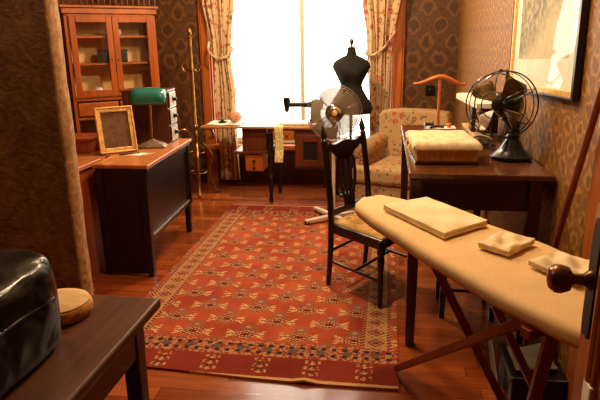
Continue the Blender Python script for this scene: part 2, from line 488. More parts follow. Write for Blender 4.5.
def sm(t): t = max(0, min(1, t)); return t*t*(3-2*t)

# ================================================================ SETTING
YB, ZC = 5.80, 3.4
WX0, WX1, WZ0, WZ1 = -1.78, .04, .42, 3.08        # the window opening
XL, YF = -3.05, -.9
def xr(y): return .80-.0205*y                      # the right wall leans a little into the room with depth
structure(MB().box(XL-.1, 1.1, YF-.1, YB+.2, -.12, 0).build('floor', 'floor', smooth=0))
structure(MB().box(XL-.1, 1.1, YF-.1, YB+.2, ZC, ZC+.1).build('ceiling', 'plaster', smooth=0))
b = MB()
b.box(XL-.1, WX0, YB, YB+.16, 0, ZC).box(WX1, 1.1, YB, YB+.16, 0, ZC)
b.box(WX0, WX1, YB, YB+.16, 0, WZ0).box(WX0, WX1, YB, YB+.16, WZ1, ZC)
structure(b.build('wall_back', 'wall_back', smooth=0))
b = MB().prism([(xr(YF), YF), (1.1, YF), (1.1, YB), (xr(YB), YB)], 0, ZC)
structure(b.build('wall_right', 'wall_right', smooth=0))
structure(MB().box(XL-.1, XL, YF, YB, 0, ZC).build('wall_left', 'wall_left', smooth=0))
structure(MB().box(XL-.1, 1.1, YF-.1, YF, 0, ZC).build('wall_front', 'wainscot', smooth=0))
# wainscot panel under the window, and the casing
b = MB().box(WX0-.13, WX1+.13, YB-.025, YB, 0, WZ0-.05)
for i in range(5):
    x = WX0+.06+i*.36; b.box(x, x+.26, YB-.04, YB-.02, .14, WZ0-.12)
structure(b.build('wall_back_wainscot', 'wainscot', smooth=0, bevel=.004))
b = MB()
for x0, x1 in ((WX0-.125, WX0-.005), (WX1+.005, WX1+.125)):
    b.box(x0, x1, YB-.045, YB+.0, 0, WZ1+.0)
    b.box(x0+.02, x1-.02, YB-.06, YB-.04, .22, WZ1)
b.box(WX0-.15, WX1+.15, YB-.05, YB, WZ1, WZ1+.14)
structure(b.build('trim_1', 'trim', smooth=0, bevel=.006))
structure(MB().box(WX0-.15, WX1+.15, YB-.09, YB+.05, WZ0-.05, WZ0).build('trim_2', 'trim', smooth=0, bevel=.006))
for nm, x0, x1 in (('baseboard_left', XL, WX0-.13), ('baseboard_right', WX1+.13, xr(YB))):
    structure(MB().box(x0, x1, YB-.025, YB, 0, .16).build(nm, 'wainscot', smooth=0, bevel=.004))
xm = -.855
w = bpy.data.objects.new('window_1', None); COL.objects.link(w); w.location = (xm, YB, WZ0); structure(w)
b = MB()
for x0, x1 in ((WX0, WX0+.05), (xm-.022, xm+.022), (WX1-.05, WX1)): b.box(x0, x1, YB+.04, YB+.1, WZ0, WZ1)
for z0, z1 in ((WZ0, WZ0+.06), (WZ1-.05, WZ1)): b.box(WX0, WX1, YB+.045, YB+.095, z0, z1)
b.build('window_frame', 'white_metal', w, smooth=0, bevel=.004)
for x0, x1 in ((WX0+.05, xm-.022), (xm+.022, WX1-.05)):
    MB().box(x0, x1, YB+.065, YB+.07, WZ0+.06, WZ1-.05).build('window_pane', 'glass', w, smooth=0)
# casing of the doorway on the right wall
b = MB().prism([(xr(2.10)-.02, 2.10), (xr(2.10)+.01, 2.10), (xr(1.98)+.01, 1.98), (xr(1.98)-.02, 1.98)], 0, 2.2)
structure(b.build('trim_3', 'trim', smooth=0, bevel=.005))
# papered partition at the left, its worn edge turned to the room
PX, PY = -1.365, 2.2
def part(a, c):
    return (XL + (PX-XL)*a, PY + .012*math.exp(-((XL+(PX-XL)*a+1.60)/.03)**2), c*ZC)
b = MB().grid(part, 60, 40)
b.box(XL, PX, PY+.02, PY+.085, 0, ZC)
structure(b.build('wall_partition', 'partition', smooth=60))
def edge(a, c):
    n = .003*math.sin(c*61)+.003*math.sin(c*23+1)+.002*math.sin(c*143)
    t = a*2*PI
    return (PX + .004 + (.016+n*.4)*math.cos(t), PY + .042 + .05*math.sin(t)*(1+n*8), c*ZC)
structure(MB().grid(edge, 14, 150).build('trim_4', stems('frayed paper edge', (122, 84, 46), (190, 146, 90), 36), smooth=80))

# open door at the right with its knob
d = bpy.data.objects.new('door_1', None); COL.objects.link(d); d.location = (.43, 1.1, 0); structure(d)
MB().box(.415, .455, .28, 1.135, .015, 2.1).build('door_panel', 'door', d, smooth=0, bevel=.004)
b = MB()
b.tube([(.414, 1.046, .80), (.414, 1.046, 2.0)], .011, 10); b.tube([(.414, 1.026, .80), (.414, 1.026, 2.0)], .008, 8)
b.build('door_moulding', 'trim', d)
MB().box(.404, .416, 1.016, 1.056, .55, .80).build('strike_plate', 'white_metal', d, smooth=0, bevel=.003)
b = MB().prism(spline([(-.022, -.12), (.022, -.12), (.024, .06), (.016, .10), (0, .125), (-.016, .10), (-.024, .06)], 4, True) and
               [(p.x, p.y) for p in spline([(-.02, -.115, 0), (0, -.125, 0), (.02, -.115, 0), (.022, 0, 0), (.02, .10, 0), (0, .125, 0), (-.02, .10, 0), (-.022, 0, 0)], 4, True)],
               0, .009, Matrix.Translation((.4152, 1.09, 1.0)) @ Matrix(((0, 0, -1, 0), (1, 0, 0, 0), (0, 1, 0, 0), (0, 0, 0, 1))))
k = b.build('lock_plate', 'iron', d, bevel=.002)
MB().lathe((.407, 1.09, .995), [(.02, 0), (.018, .006), (.012, .014), (.0105, .03), (.013, .036), (.024, .042), (.029, .058), (.028, .068), (.02, .078), (.004, .082)], 22, (-1, 0, 0)).build('door_knob', plain('worn bronze', (92, 58, 34), .3, .8, .3, 30), d)

# ================================================================ CURTAINS
def curtain(name, label, prof, y, side, amp, nf):
    """prof: (z, xleft, xright) from the top down"""
    root = thing(name, label, 'curtain', (0, 0, 0)); zs = [q[0] for q in prof]
    def at(z):
        for (z0, a0, b0), (z1, a1, b1) in zip(prof, prof[1:]):
            if z <= z0 and z >= z1:
                t = sm((z0-z)/(z0-z1)); return a0+(a1-a0)*t, b0+(b1-b0)*t
        return prof[-1][1], prof[-1][2]
    def fn(a, c):
        z = zs[0]+(zs[-1]-zs[0])*c; x0, x1 = at(z)
        wd = x1-x0; A = amp*(.35+.65*min(1, wd/.26))
        ph = a*nf*2*PI + .8*math.sin(a*7+z*1.3)
        return (x0+wd*a + .012*math.sin(ph*.5+z*3), y + A*math.sin(ph) + .3*A*math.sin(ph*2.3+z), z)
    MB().grid(fn, 90, 60).build('drape', 'curtain', root, smooth=180, solid=.006)
    return root
YC = 5.64
cl = curtain('curtain', 'floral curtain tied back at the left side of the window', [(3.18, -1.86, -1.46), (2.0, -1.83, -1.49), (1.38, -1.74, -1.555), (1.30, -1.73, -1.56), (.95, -1.74, -1.52), (.06, -1.72, -1.50)], YC, -1, .028, 5)
MB().tube(spline([(-1.80, YC+.1, 1.47), (-1.765, YC-.035, 1.38), (-1.68, YC-.055, 1.315), (-1.58, YC-.05, 1.33), (-1.525, YC+.0, 1.40), (-1.56, YC+.06, 1.42)], 6), .012, 8).build('tieback', 'curtain', cl)
cr = curtain('curtain', 'floral curtain tied back behind the armchair, right of the window', [(3.18, -.30, .13), (2.0, -.26, .12), (1.42, -.185, .045), (1.33, -.18, .03), (.95, -.165, .03), (.06, -.16, .05)], YC, 1, .028, 5)
MB().tube(spline([(.075, YC+.07, 1.56), (.055, YC-.04, 1.52), (-.03, YC-.055, 1.40), (-.13, YC-.055, 1.33), (-.2, YC-.02, 1.335), (-.19, YC+.05, 1.37)], 6), .012, 8).build('tieback', 'curtain', cr)
tag(MB().tube([(-1.95, YC+.02, 3.2), (.22, YC+.02, 3.2)], .016, 10).build('curtain_rod', 'darkwood_x'), 'dark wooden curtain rod above the window', 'curtain rod')

# ================================================================ RUG
RX0, RX1, RY0, RY1 = -1.385, .088, 2.15, 4.88
def rug(a, c):
    x = RX0+(RX1-RX0)*a; y = RY0+(RY1-RY0)*c
    y += .012*math.sin(a*5+1)*(1-c) - .02*(1-c)*(1-a)**2*-1
    z = .0118 + .0012*math.sin(a*9)*math.sin(c*17)
    z += .012*math.exp(-((a-.72)/.025)**2-((c)/.02)**2)
    return (x, y, z)
MT['rug'] = rug_mat(RX0, RY0, RX1-RX0, RY1-RY0)
tag(MB().slab(rug, 50, 80, .011).build('rug', 'rug', smooth=60), 'worn red patterned wool rug in the middle of the plank floor', 'rug')

# ================================================================ SECRETARY BOOKCASE
ux, uy = .766, .643                               # along its front; it stands askew in the corner
SL = Vector((-2.745, 4.688, 0)); SW = .796
ROT = Matrix(((ux, -uy, 0, SL.x), (uy, ux, 0, SL.y), (0, 0, 1, 0), (0, 0, 0, 1)))   # local x along the front, -y towards the room
sec = thing('secretary_bookcase', 'tall honey oak bookcase with two glazed doors and a spindle gallery', 'bookcase', SL)
b = MB()
D = .30
b.box(0, .03, 0, D, .0, 1.72, ROT).box(SW-.03, SW, 0, D, .0, 1.72, ROT).box(0, SW, D-.02, D, 0, .8, ROT)
b.box(0, SW, 0, D, 1.70, 1.73, ROT).box(0, SW, 0, D, .97, 1.0, ROT).box(0, SW, .01, D, .80, .825, ROT).box(.0, SW, .01, D, .05, .09, ROT)
b.build('carcass', 'cab', sec, smooth=0, bevel=.003)
b = MB().box(.03, SW-.03, D-.02, D-.005, 1.0, 1.7, ROT); b.build('back_panel', 'cab_in', sec, smooth=0)
for z in (1.295, 1.53): MB().box(.03, SW-.03, .03, D-.02, z-.012, z+.006, ROT).build('shelf', 'cab_x', sec, smooth=0)
b = MB().box(-.03, SW+.03, -.04, D, 1.768, 1.79, ROT).box(-.015, SW+.015, -.02, D, 1.72, 1.768, ROT); b.build('cornice', 'cab_x', sec, smooth=0, bevel=.006)
b = MB().box(-.02, SW+.02, -.03, -.01, 1.875, 1.895, ROT); b.build('gallery_rail', 'cab_x', sec, smooth=0, bevel=.004)
for i in range(17):
    x = .0+i*SW/16; c = ROT @ Vector((x, -.02, 1.79))
    MB().lathe(c, [(.008, 0), (.012, .012), (.006, .025), (.012, .045), (.006, .068), (.01, .085)], 8).build('spindle', 'sew_wood', sec)
for i, (x0, x1) in enumerate(((.035, SW/2-.002), (SW/2+.002, SW-.035))):
    b = MB(); z0, z1, t = 1.005, 1.70, .052
    b.box(x0, x0+t, -.022, 0, z0, z1, ROT).box(x1-t, x1, -.022, 0, z0, z1, ROT)
    b.box(x0+t, x1-t, -.022, 0, z0, z0+t+.01, ROT).box(x0+t, x1-t, -.022, 0, z1-t, z1, ROT)
    dr = b.build('door', 'cab', sec, smooth=0, bevel=.004)
    MB().box(x0+t, x1-t, -.014, -.011, z0+t+.01, z1-t, ROT).build('glass_pane', 'glass', dr, smooth=0)
    kx = x1-t/2 if i == 0 else x0+t/2
    MB().ball(ROT @ Vector((kx, -.03, 1.33)), .009, 8).build('knob', 'brass', dr)
for i in range(2):
    x0, x1 = (.035, SW/2-.01) if i == 0 else (SW/2+.01, SW-.035)
    dw = MB().box(x0, x1, -.012, .2, .84, .955, ROT).build('drawer', 'cab_x', sec, smooth=0, bevel=.004)
    MB().ball(ROT @ Vector(((x0+x1)/2, -.024, .91)), .013, 8).build('knob', 'iron', dw)
for i in range(2):
    x0, x1 = (.035, SW/2-.004) if i == 0 else (SW/2+.004, SW-.035)
    MB().box(x0, x1, -.0, .02, .1, .62, ROT).build('cupboard_door', 'red_wood', sec, smooth=0, bevel=.004)
MB().box(.03, SW-.03, -.0, .25, .63, .66, ROT).build('writing_shelf', 'red_wood', sec, smooth=0, bevel=.004)
# things on its shelves
q = MB().box(.275, .525, .04, .14, 1.3025, 1.40, ROT); q = q.box(.27, .53, .035, .145, 1.40, 1.415, ROT)
tag(q.build('storage_box', 'black_metal', bevel=.004), 'long black box on the middle shelf of the bookcase', 'box')
tag(MB().lathe(ROT @ Vector((.25, .1, 1.0015)), [(.03, 0), (.04, .02), (.045, .05), (.03, .07), (.033, .08)], 16).build('pot', 'white_cloth'), 'small white pot on the bottom shelf of the bookcase', 'pot')
for xx, hh, lb in ((.325, .06, 'small dark jar beside the white pot in the bookcase'), (.44, .065, 'small dark jar behind the right bookcase door')):
    tag(MB().lathe(ROT @ Vector((xx, .08, 1.0015)), [(.03, 0), (.034, .01), (.034, hh*.7), (.02, hh*.85), (.022, hh)], 14).build('jar', 'black_metal'), lb, 'jar', 'dark jars in the bookcase')
tag(MB().lathe(ROT @ Vector((.47, .12, 1.5375)), [(.03, 0), (.04, .015), (.038, .05), (.02, .065)], 16).build('jar', 'label'), 'pale jar on the top shelf of the bookcase', 'jar')

# low cabinet with a wooden box, mostly hidden by the partition
lc = thing('low_cabinet', 'low reddish cabinet between the partition and the dark desk', 'cabinet', (-2.1, 3.0, 0))
MB().box(-2.36, -1.845, 2.52, 3.42, .0, .715).build('body', 'red_wood', lc, smooth=0, bevel=.004)
MB().box(-2.38, -1.825, 2.50, 3.43, .715, .745).build('top', 'desktop', lc, smooth=0, bevel=.005)
tag(MB().box(-2.34, -1.98, 3.50, 3.72, .746, .845).box(-2.35, -1.97, 3.49, 3.73, .83, .85).build('wooden_box', 'red_wood', smooth=0, bevel=.004), 'flat red wooden box behind the gilt frame', 'box')

# ================================================================ DESK
dk = thing('desk', 'dark writing desk with worn orange brown top by the left wall', 'desk', (-1.65, 3.65, 0))
top = [(-1.79, 3.17), (-1.425, 3.17), (-1.49, 4.17), (-2.45, 4.17), (-2.45, 3.46), (-1.80, 3.46)]
MB().prism(top, .72, .745).build('top', 'desktop', dk, smooth=0, bevel=.005)
MB().prism([(x+(.012 if i in (0, 3, 4, 5) else -.012), y+(.012 if i in (0, 1) else -.012)) for i, (x, y) in enumerate(top)], .695, .72).build('top_moulding', 'black_wood', dk, smooth=0, bevel=.006)
MB().box(-1.765, -1.475, 3.20, 3.225, .02, .70).build('end_panel', 'black_wood', dk, smooth=0)
MB().box(-2.40, -1.50, 4.10, 4.13, .24, .70).build('end_panel', 'black_wood', dk, smooth=0)
a0, a1 = Vector((-1.452, 3.195, 0)), Vector((-1.512, 4.14, 0)); dv = (a1-a0).normalized(); pn = Vector((-dv.y, dv.x, 0))
def sidebox(b, t0, t1, o0, o1, z0, z1):
    L = (a1-a0).length; P = [a0+dv*L*t0+pn*o0, a0+dv*L*t1+pn*o0, a0+dv*L*t1+pn*o1, a0+dv*L*t0+pn*o1]
    return b.prism([(p.x, p.y) for p in P], z0, z1)
sidebox(MB(), 0.03, .97, .012, .03, .27, .70).build('side_panel', 'black_wood', dk, smooth=0)
b = sidebox(MB(), .0, 1., .0, .035, .235, .275); sidebox(b, 0., 1., 0, .035, .66, .70); b.build('side_rail', 'black_wood', dk, smooth=0, bevel=.003)
sidebox(MB(), .06, .94, -.004, .004, .268, .274).build('beading', plain('worn edge', (150, 120, 96), .5), dk, smooth=0)
for x, y in ((-1.475, 3.215), (-1.535, 4.11), (-1.765, 3.215), (-2.39, 4.11), (-2.39, 3.5)):
    MB().bar((x, y, .70), (x, y, 0), .055, .055, (0, 1, 0), .04, .04).build('leg', 'black_wood', dk, smooth=0, bevel=.004)
MB().box(-2.36, -1.80, 3.50, 4.08, .56, .695).build('drawer_case', 'black_wood', dk, smooth=0, bevel=.003)

# card file with three labelled drawers
cf = thing('card_file', 'dark wooden card file with three white labelled drawers on the desk', 'card file', (-1.77, 3.99, .745))
CF = frame_at(-1.572, 3.935, .746, math.radians(5))
b = MB().box(-.335, 0, 0, .20, 0, .385, CF).box(-.345, .006, -.006, .206, .375, .39, CF)
b.build('case', 'wmid', cf, smooth=0, bevel=.004)
for i in range(3):
    z = .012+i*.122
    dw = MB().box(-.2, .012, .014, .186, z, z+.114, CF).build('drawer', 'darkwood', cf, smooth=0, bevel=.003)
    MB().box(.011, .014, .022, .178, z+.01, z+.104, CF).build('label_card', 'label', dw, smooth=0)
    MB().lathe(CF @ Vector((.013, .105, z+.06)), [(.02, 0), (.022, .004), (.01, .01), (.016, .022), (.004, .03)], 14, (1, 0, 0)).build('knob', 'black_metal', dw)

# banker's lamp
bl = thing('desk_lamp', 'brass desk lamp with long green glass shade on the dark desk', 'lamp', (-1.65, 3.79, .745))
LB = frame_at(-1.642, 3.77, .746, math.radians(14))
b = MB()
def rect(hx, hy, z): return [Vector((x*hx, y*hy, z)) for x, y in ((-1, -1), (1, -1), (1, 1), (-1, 1))]
lv = [rect(.10, .06, 0), rect(.10, .06, .012), rect(.075, .045, .03), rect(.022, .02, .052), rect(.015, .015, .06)]
b._add([LB @ p for l in lv for p in l], [(0, 3, 2, 1)]+[(i*4+k, i*4+(k+1) % 4, i*4+4+(k+1) % 4, i*4+4+k) for i in range(4) for k in range(4)]+[(16, 17, 18, 19)])
b.build('base', plain('bronze', (128, 112, 92), .4, .6, .2, 20), bl, smooth=30, bevel=.004)
P = LB @ Vector((0, 0, .05)); T = LB @ Vector((-.012, .05, .36))
MB().tube(spline([P, P+Vector((0, .01, .14)), P+Vector((-.004, .02, .25)), T], 6), .009, 10).build('stem', 'brass', bl)
b = MB(); hw = .115
def shade(a, c):
    x = -hw+2*hw*a; en = 1-.25*abs(2*a-1)**6
    ang = math.radians(-28+190*c)
    return LB @ Vector((x, -.02 - .085*math.cos(ang)*en + .05, .32 + .075*math.sin(ang)*en + .02))
b.grid(shade, 20, 16)
for sx in (-1, 1):
    b._add([LB @ Vector((sx*hw, .03, .315))]+[shade(0 if sx < 0 else 1, k/16) for k in range(17)], [(0, k, k+1) for k in range(1, 17)])
sh = b.build('shade', 'green_glass', bl, smooth=50, solid=.004)
MB().tube([LB @ Vector((-.013, .04, .35)), LB @ Vector((-.013, .04, .425))], .006, 8).build('finial', 'brass', bl)

# gilt frame leaning on the desk
pf = thing('picture_frame', 'small gilt frame around a brown plate leaning on the desk', 'frame', (-1.79, 3.55, .745))
fb = Vector((-1.885, 3.468, .747)); fx = Vector((.19, .16, 0)).normalized(); fn_ = Vector((fx.y, -fx.x, 0))
fu = (Vector((0, 0, 1))*.97 - fn_*.21).normalized(); fz = fx.cross(fu)
FM = Matrix((fx, fu, fz)).transposed().to_4x4(); FM.translation = fb
FW, FH, ft = .25, .31, .035
b = MB().box(0, ft, 0, FH, 0, .022, FM).box(FW-ft, FW, 0, FH, 0, .022, FM).box(ft, FW-ft, 0, ft, 0, .022, FM).box(ft, FW-ft, FH-ft, FH, 0, .022, FM)
b.box(0, .012, 0, FH, .02, .03, FM).box(FW-.012, FW, 0, FH, .02, .03, FM).box(0, FW, 0, .012, .02, .03, FM).box(0, FW, FH-.012, FH, .02, .03, FM)
b.build('moulding', 'gilt', pf, smooth=0, bevel=.004)
MB().box(ft-.005, FW-ft+.005, ft-.005, FH-ft+.005, .006, .010, FM).build('plate', 'mirror_brown', pf, smooth=0)
tag(MB().slab(lambda a, c: (-1.70+.13*a+.03*c, 3.43+.06*a+.09*c, .7475+.003*math.sin(a*6)), 8, 6, .0015).build('paper_slip', 'white_paper', smooth=40), 'white paper slip lying on the dark desk', 'paper')
tag(MB().tube([(-1.74, 3.45, .752), (-1.63, 3.52, .753)], .0045, 8).build('pen', 'black_metal'), 'dark pen across the white paper slip on the desk', 'pen')

# ================================================================ BRASS STAND
bs = thing('brass_stand', 'tall brass standard with scrolled feet left of the window', 'lamp stand', (-1.84, 5.28, 0))
c = Vector((-1.84, 5.28, 0))
MB().lathe(c, [(.018, .08), (.024, .2), (.016, .22), (.03, .3), (.016, .33), (.016, .66), (.028, .68), (.018, .7), (.016, 1.2), (.016, 1.5)], 14).build('pole', 'brass', bs)
MB().lathe(c+Vector((0, 0, 1.2)), [(.016, 0), (.045, .012), (.05, .022), (.02, .035), (.016, .05)], 16).build('collar', 'brass', bs)
MB().lathe(c+Vector((0, 0, 1.5)), [(.016, 0), (.03, .01), (.014, .03), (.024, .06), (.018, .08), (.004, .1)], 14).build('finial', 'brass', bs)
MB().ring(c+Vector((0, 0, .42)), (0, 0, 1), .075, .008, 30, 8).build('hoop', 'brass', bs)
MB().ring(c+Vector((0, 0, .22)), (0, 0, 1), .085, .008, 30, 8).build('hoop', 'brass', bs)
for k in range(4):
    a = k*PI/2+.35; e = Vector((math.cos(a), math.sin(a), 0))
    pts = [(.215, .03), (.20, .0135), (.165, .035), (.13, .12), (.115, .24), (.145, .35), (.125, .43), (.065, .5), (.06, .57), (.10, .645), (.16, .63), (.165, .565), (.13, .55)]
    MB().tube(spline([c+e*x+Vector((0, 0, z)) for x, z in pts], 6), .0125, 8).build('scroll_leg', 'brass', bs)
for k in range(3):
    a = k*2*PI/3+.9; e = Vector((math.cos(a), math.sin(a), 0))
    MB().tube(spline([c+e*.016+Vector((0, 0, 1.22)), c+e*.07+Vector((0, 0, 1.2)), c+e*.1+Vector((0, 0, 1.25)), c+e*.07+Vector((0, 0, 1.29))], 5), .005, 6).build('arm', 'brass', bs)

# ================================================================ SEWING TABLE
st = thing('sewing_table', 'wooden sewing machine table with open leaf in front of the window', 'sewing table', (-1.0, 5.2, 0))
MB().box(-1.69, -.42, 4.985, 5.45, .70, .722).build('top', 'sew_top', st, smooth=0, bevel=.005)
MB().box(-1.06, -.42, 5.0, 5.43, .66, .70).build('apron', 'darkwood_x', st, smooth=0)
tw = [(.018, 0), (.02, .04), (.013, .06), (.024, .12), (.026, .2), (.016, .24), (.027, .26), (.016, .29), (.026, .36), (.03, .42), (.02, .46), (.03, .48), (.03, .66)]
for x, y in ((-1.045, 5.02), (-1.03, 5.39), (-.46, 5.02), (-.46, 5.39)):
    MB().lathe((x, y, 0), tw, 12).build('leg', 'black_wood', st)
# hanging drawer case left of the leg
MB().box(-1.31, -1.075, 5.03, 5.36, .49, .70).build('side_case', 'sew_wood', st, smooth=0, bevel=.003)
MB().box(-1.385, -1.065, 4.995, 5.37, .465, .49).build('side_shelf', 'sew_wood', st, smooth=0, bevel=.003)
b = MB().box(-1.28, -1.115, 5.01, 5.35, .30, .455); dw = b.build('drawer', 'orange_wood', st, smooth=0, bevel=.004)
for z in (.40, .335): MB().ball((-1.197, 5.0, z), .013, 8).build('knob', 'iron', dw)
dw = MB().box(-1.01, -.815, 4.985, 5.3, .60, .685).build('drawer', 'orange_wood', st, smooth=0, bevel=.004)
MB().ball((-.88, 4.98, .64), .011, 8).build('knob', 'brass', dw)
MB().box(-.81, -.44, 5.0, 5.4, .34, .66).build('cupboard', 'sew_wood', st, smooth=0, bevel=.003)
b = MB().box(-.795, -.73, 4.985, 5.0, .36, .645).box(-.60, -.535, 4.985, 5.0, .36, .645).box(-.73, -.60, 4.985, 5.0, .36, .42).box(-.73, -.60, 4.985, 5.0, .585, .645)
cd = b.build('cupboard_door', 'sew_wood', st, smooth=0, bevel=.003)
MB().box(-.73, -.60, 4.992, 4.998, .42, .585).build('inset_panel', 'dark_cloth', cd, smooth=0)
# machine head
sm_ = thing('sewing_machine', 'black sewing machine on the table in front of the window', 'sewing machine', (-.7, 5.22, .722))
MB().box(-.96, -.56, 5.06, 5.26, .7225, .745).build('bed', 'white_metal', sm_, smooth=0, bevel=.006)
b = MB().lathe((-.90, 5.16, .902), [(.024, 0), (.023, .05), (.022, .14), (.03, .22), (.04, .28), (.04, .30)], 18, (1, 0, 0), 1, 1); b.build('arm', 'black_metal', sm_)
MB().lathe((-.635, 5.16, .745), [(.065, 0), (.05, .03), (.044, .09), (.045, .17), (.04, .2)], 18, sy=.8).build('pillar', 'black_metal', sm_)
MB().lathe((-.905, 5.16, .835), [(.017, 0), (.02, .01), (.026, .04), (.034, .1), (.034, .125), (.022, .135)], 16, sy=.9).build('needle_head', 'black_metal', sm_)
MB().cyl((-.905, 5.16, .748), (-.905, 5.16, .84), .005).build('needle_bar', 'chrome', sm_)
MB().lathe((-.60, 5.16, .91), [(.02, 0), (.06, .01), (.06, .022), (.02, .03)], 24, (1, 0, 0)).build('hand_wheel', 'black_metal', sm_)
# on the leaf
tag(MB().slab(lambda a, c: (-1.65+.33*a-.02*c, 5.05+.3*c, .7283+.003*math.sin(a*11)*math.cos(c*9)), 16, 12, .002).build('runner_cloth', 'white_cloth', smooth=60), 'white cloth spread on the left end of the sewing table leaf', 'cloth')
pc = thing('pincushion', 'small green pincushion on a dark dish on the white cloth', 'pincushion', (-1.53, 5.17, .7320))
MB().lathe((-1.53, 5.17, .7325), [(.028, 0), (.045, .006), (.047, .01), (.03, .009)], 20).build('dish', 'black_metal', pc)
MB().ball((-1.53, 5.17, .756), .02, 10, .8).build('cushion', 'olive', pc)
def yarn():
    b = MB()
    pr = [(max(1e-4, .062*math.sin(PI*i/16)*(1+.03*math.cos(i*3))), -.05*math.cos(PI*i/16)) for i in range(17)]
    b.lathe((0, 0, 0), pr, 32)
    for v in b.bm.verts:
        a = math.atan2(v.co.y, v.co.x); v.co *= 1+.06*math.sin(a*9+v.co.z*60)
    bmesh.ops.translate(b.bm, verts=b.bm.verts[:], vec=(-1.415, 5.2, .784)); return b
tag(yarn().build('yarn_ball', 'pinky', smooth=180), 'pinkish brown ball of yarn on the sewing table leaf', 'yarn ball')
def strip(a, c):
    x = -.992+.078*a
    s_ = c*.62
    if s_ < .2: return (x+.004*math.sin(s_*20), 5.18-s_*1.0+.002, .7265)
    t = s_-.2
    if t < .03: an = t/.03*PI/2; return (x, 4.98-.012*math.sin(an), .7145+.012*math.cos(an))
    return (x+.006*math.sin(t*9), 4.968-.004*math.sin(t*20), .7145-(t-.03)*.82)
tag(MB().grid(strip, 8, 50).build('lace_strip', 'lace', smooth=180, solid=.003), 'cream lace strip hanging over the front edge of the sewing table', 'lace strip')

# ================================================================ DRESS FORM
df = thing('dress_form', 'black dress form standing before the window behind the fan', 'dress form', (-.325, 5.36, 0))
DF = (-.325, 5.36, 0)
prof = [(.165, .80, 1.12, .9), (.185, .84, 1.12, .9), (.172, .90, 1.08, .88), (.138, .97, 1.02, .85), (.108, 1.03, .98, .82), (.102, 1.065, .98, .82), (.112, 1.10, 1, .84),
        (.132, 1.15, 1.04, .86), (.146, 1.19, 1.06, .86), (.152, 1.225, 1.08, .8), (.148, 1.26, 1.1, .68), (.128, 1.29, 1.1, .6), (.085, 1.318, 1.05, .62), (.05, 1.335, 1, .85), (.042, 1.36, 1, 1), (.040, 1.392, 1, 1), (.03, 1.398, 1, 1)]
b = MB().lathe(DF, prof, 36)
for v in b.bm.verts:          # bust, and arm stubs at the shoulders
    x, y, z = v.co.x-DF[0], v.co.y-DF[1], v.co.z
    for s in (-1, 1):
        v.co.y -= .045*math.exp(-((x-s*.065)/.05)**2-((z-1.175)/.05)**2)*(1 if y < 0 else 0)
        v.co.x += s*.012*math.exp(-((z-1.235)/.04)**2)*(1 if x*s > .1 else 0)
b.build('torso', 'bust', df, smooth=80)
MB().lathe((DF[0], DF[1], 1.396), [(.042, 0), (.043, .008), (.03, .014), (.008, .02), (.009, .03), (.018, .045), (.02, .06), (.014, .078), (.003, .09)], 18).build('neck_cap', 'black_wood', df)
MB().lathe(DF, [(.014, .06), (.014, .82)], 12).build('pole', 'iron', df)
MB().lathe(DF, [(.115, 0), (.115, .018), (.1, .03), (.04, .05), (.02, .08)], 28).build('base', 'black_wood', df)

# ================================================================ PEDESTAL FAN
pfn = thing('pedestal_fan', 'tall pedestal fan with clear blades and white cross foot on the rug', 'fan', (-.42, 4.52, .016))
FC = Vector((-.392, 4.36, .925)); ax = (Vector((0.03, 0, 1.1))-FC).normalized()  # it faces the room
fx_ = Vector((0, 0, 1)).cross(ax).normalized(); fy_ = ax.cross(fx_)
pb = Vector((-.41, 4.5, 0))
for k, (a, L) in enumerate(((math.radians(218), .27), (math.radians(128), .3), (math.radians(38), .27), (math.radians(-52), .3))):
    e = Vector((math.cos(a), math.sin(a), 0))
    MB().bar(pb+Vector((0, 0, .045)), pb+e*L+Vector((0, 0, .040)), .05, .036, w2=.04, d2=.03).build('foot', 'white_metal', pfn, smooth=0, bevel=.006)
for a in (218, 128, 38, -52):
    e = Vector((math.cos(math.radians(a)), math.sin(math.radians(a)), 0)); MB().box(-.02, .02, -.02, .02, 0, .026, Matrix.Translation(pb+e*.255+Vector((0, 0, .0165)))).build('rubber_pad', 'black_metal', pfn, smooth=0)
MB().lathe(pb, [(.045, .055), (.05, .07), (.02, .1), (.015, .12), (.015, .84)], 16).build('pole', 'white_metal', pfn)
MB().lathe(FC-ax*.2, [(.03, 0), (.06, .02), (.065, .1), (.05, .15)], 20, ax).build('motor', 'white_metal', pfn)
MB().tube([pb+Vector((0, 0, .82)), FC-ax*.12], .02, 8).build('neck', 'white_metal', pfn)
R = .213
for dz, lab in ((.045, 'front_guard'), (-.055, 'rear_guard')):
    b = MB()
    for j, rr in enumerate([.055+.0143*i for i in range(11)]):
        off = dz*(1-.55*(rr/R)**3); b.ring(FC+ax*off, ax, rr, .0012 if rr < .19 else .003, 56, 5)
    b.ring(FC+ax*dz*.45, ax, R, .0035, 60, 6)
    for k in range(16):
        an = 2*PI*k/16; e = fx_*math.cos(an)+fy_*math.sin(an)
        b.tube([FC+e*rr+ax*dz*(1-.55*(rr/R)**3) for rr in (.05, .1, .15, .19, R)], .0012, 5)
    b.build(lab, 'wire', pfn)
for k in range(5):
    a0_ = k*2*PI/5+.5
    def bl_(a, c, a0_=a0_):
        rr = .035+.155*c; sp = .52+.1*math.sin(PI*min(1, c*1.05)); an = a0_+(a-.5)*sp*2.15
        return FC + (fx_*math.cos(an)+fy_*math.sin(an))*rr + ax*((a-.5)*.045)
    MB().grid(bl_, 12, 10).build('blade', 'fan_plastic', pfn, smooth=80, solid=.003)
MB().lathe(FC+ax*.02, [(.07, 0), (.072, .016), (.062, .026), (.055, .022), (.05, .034), (.038, .04), (.032, .034), (.028, .046), (.012, .052), (.002, .054)], 30, ax).build('hub', 'chrome', pfn)
MB().lathe(FC+ax*.068, [(.02, 0), (.018, .008), (.002, .012)], 20, ax).build('hub_badge', 'gilt', pfn)

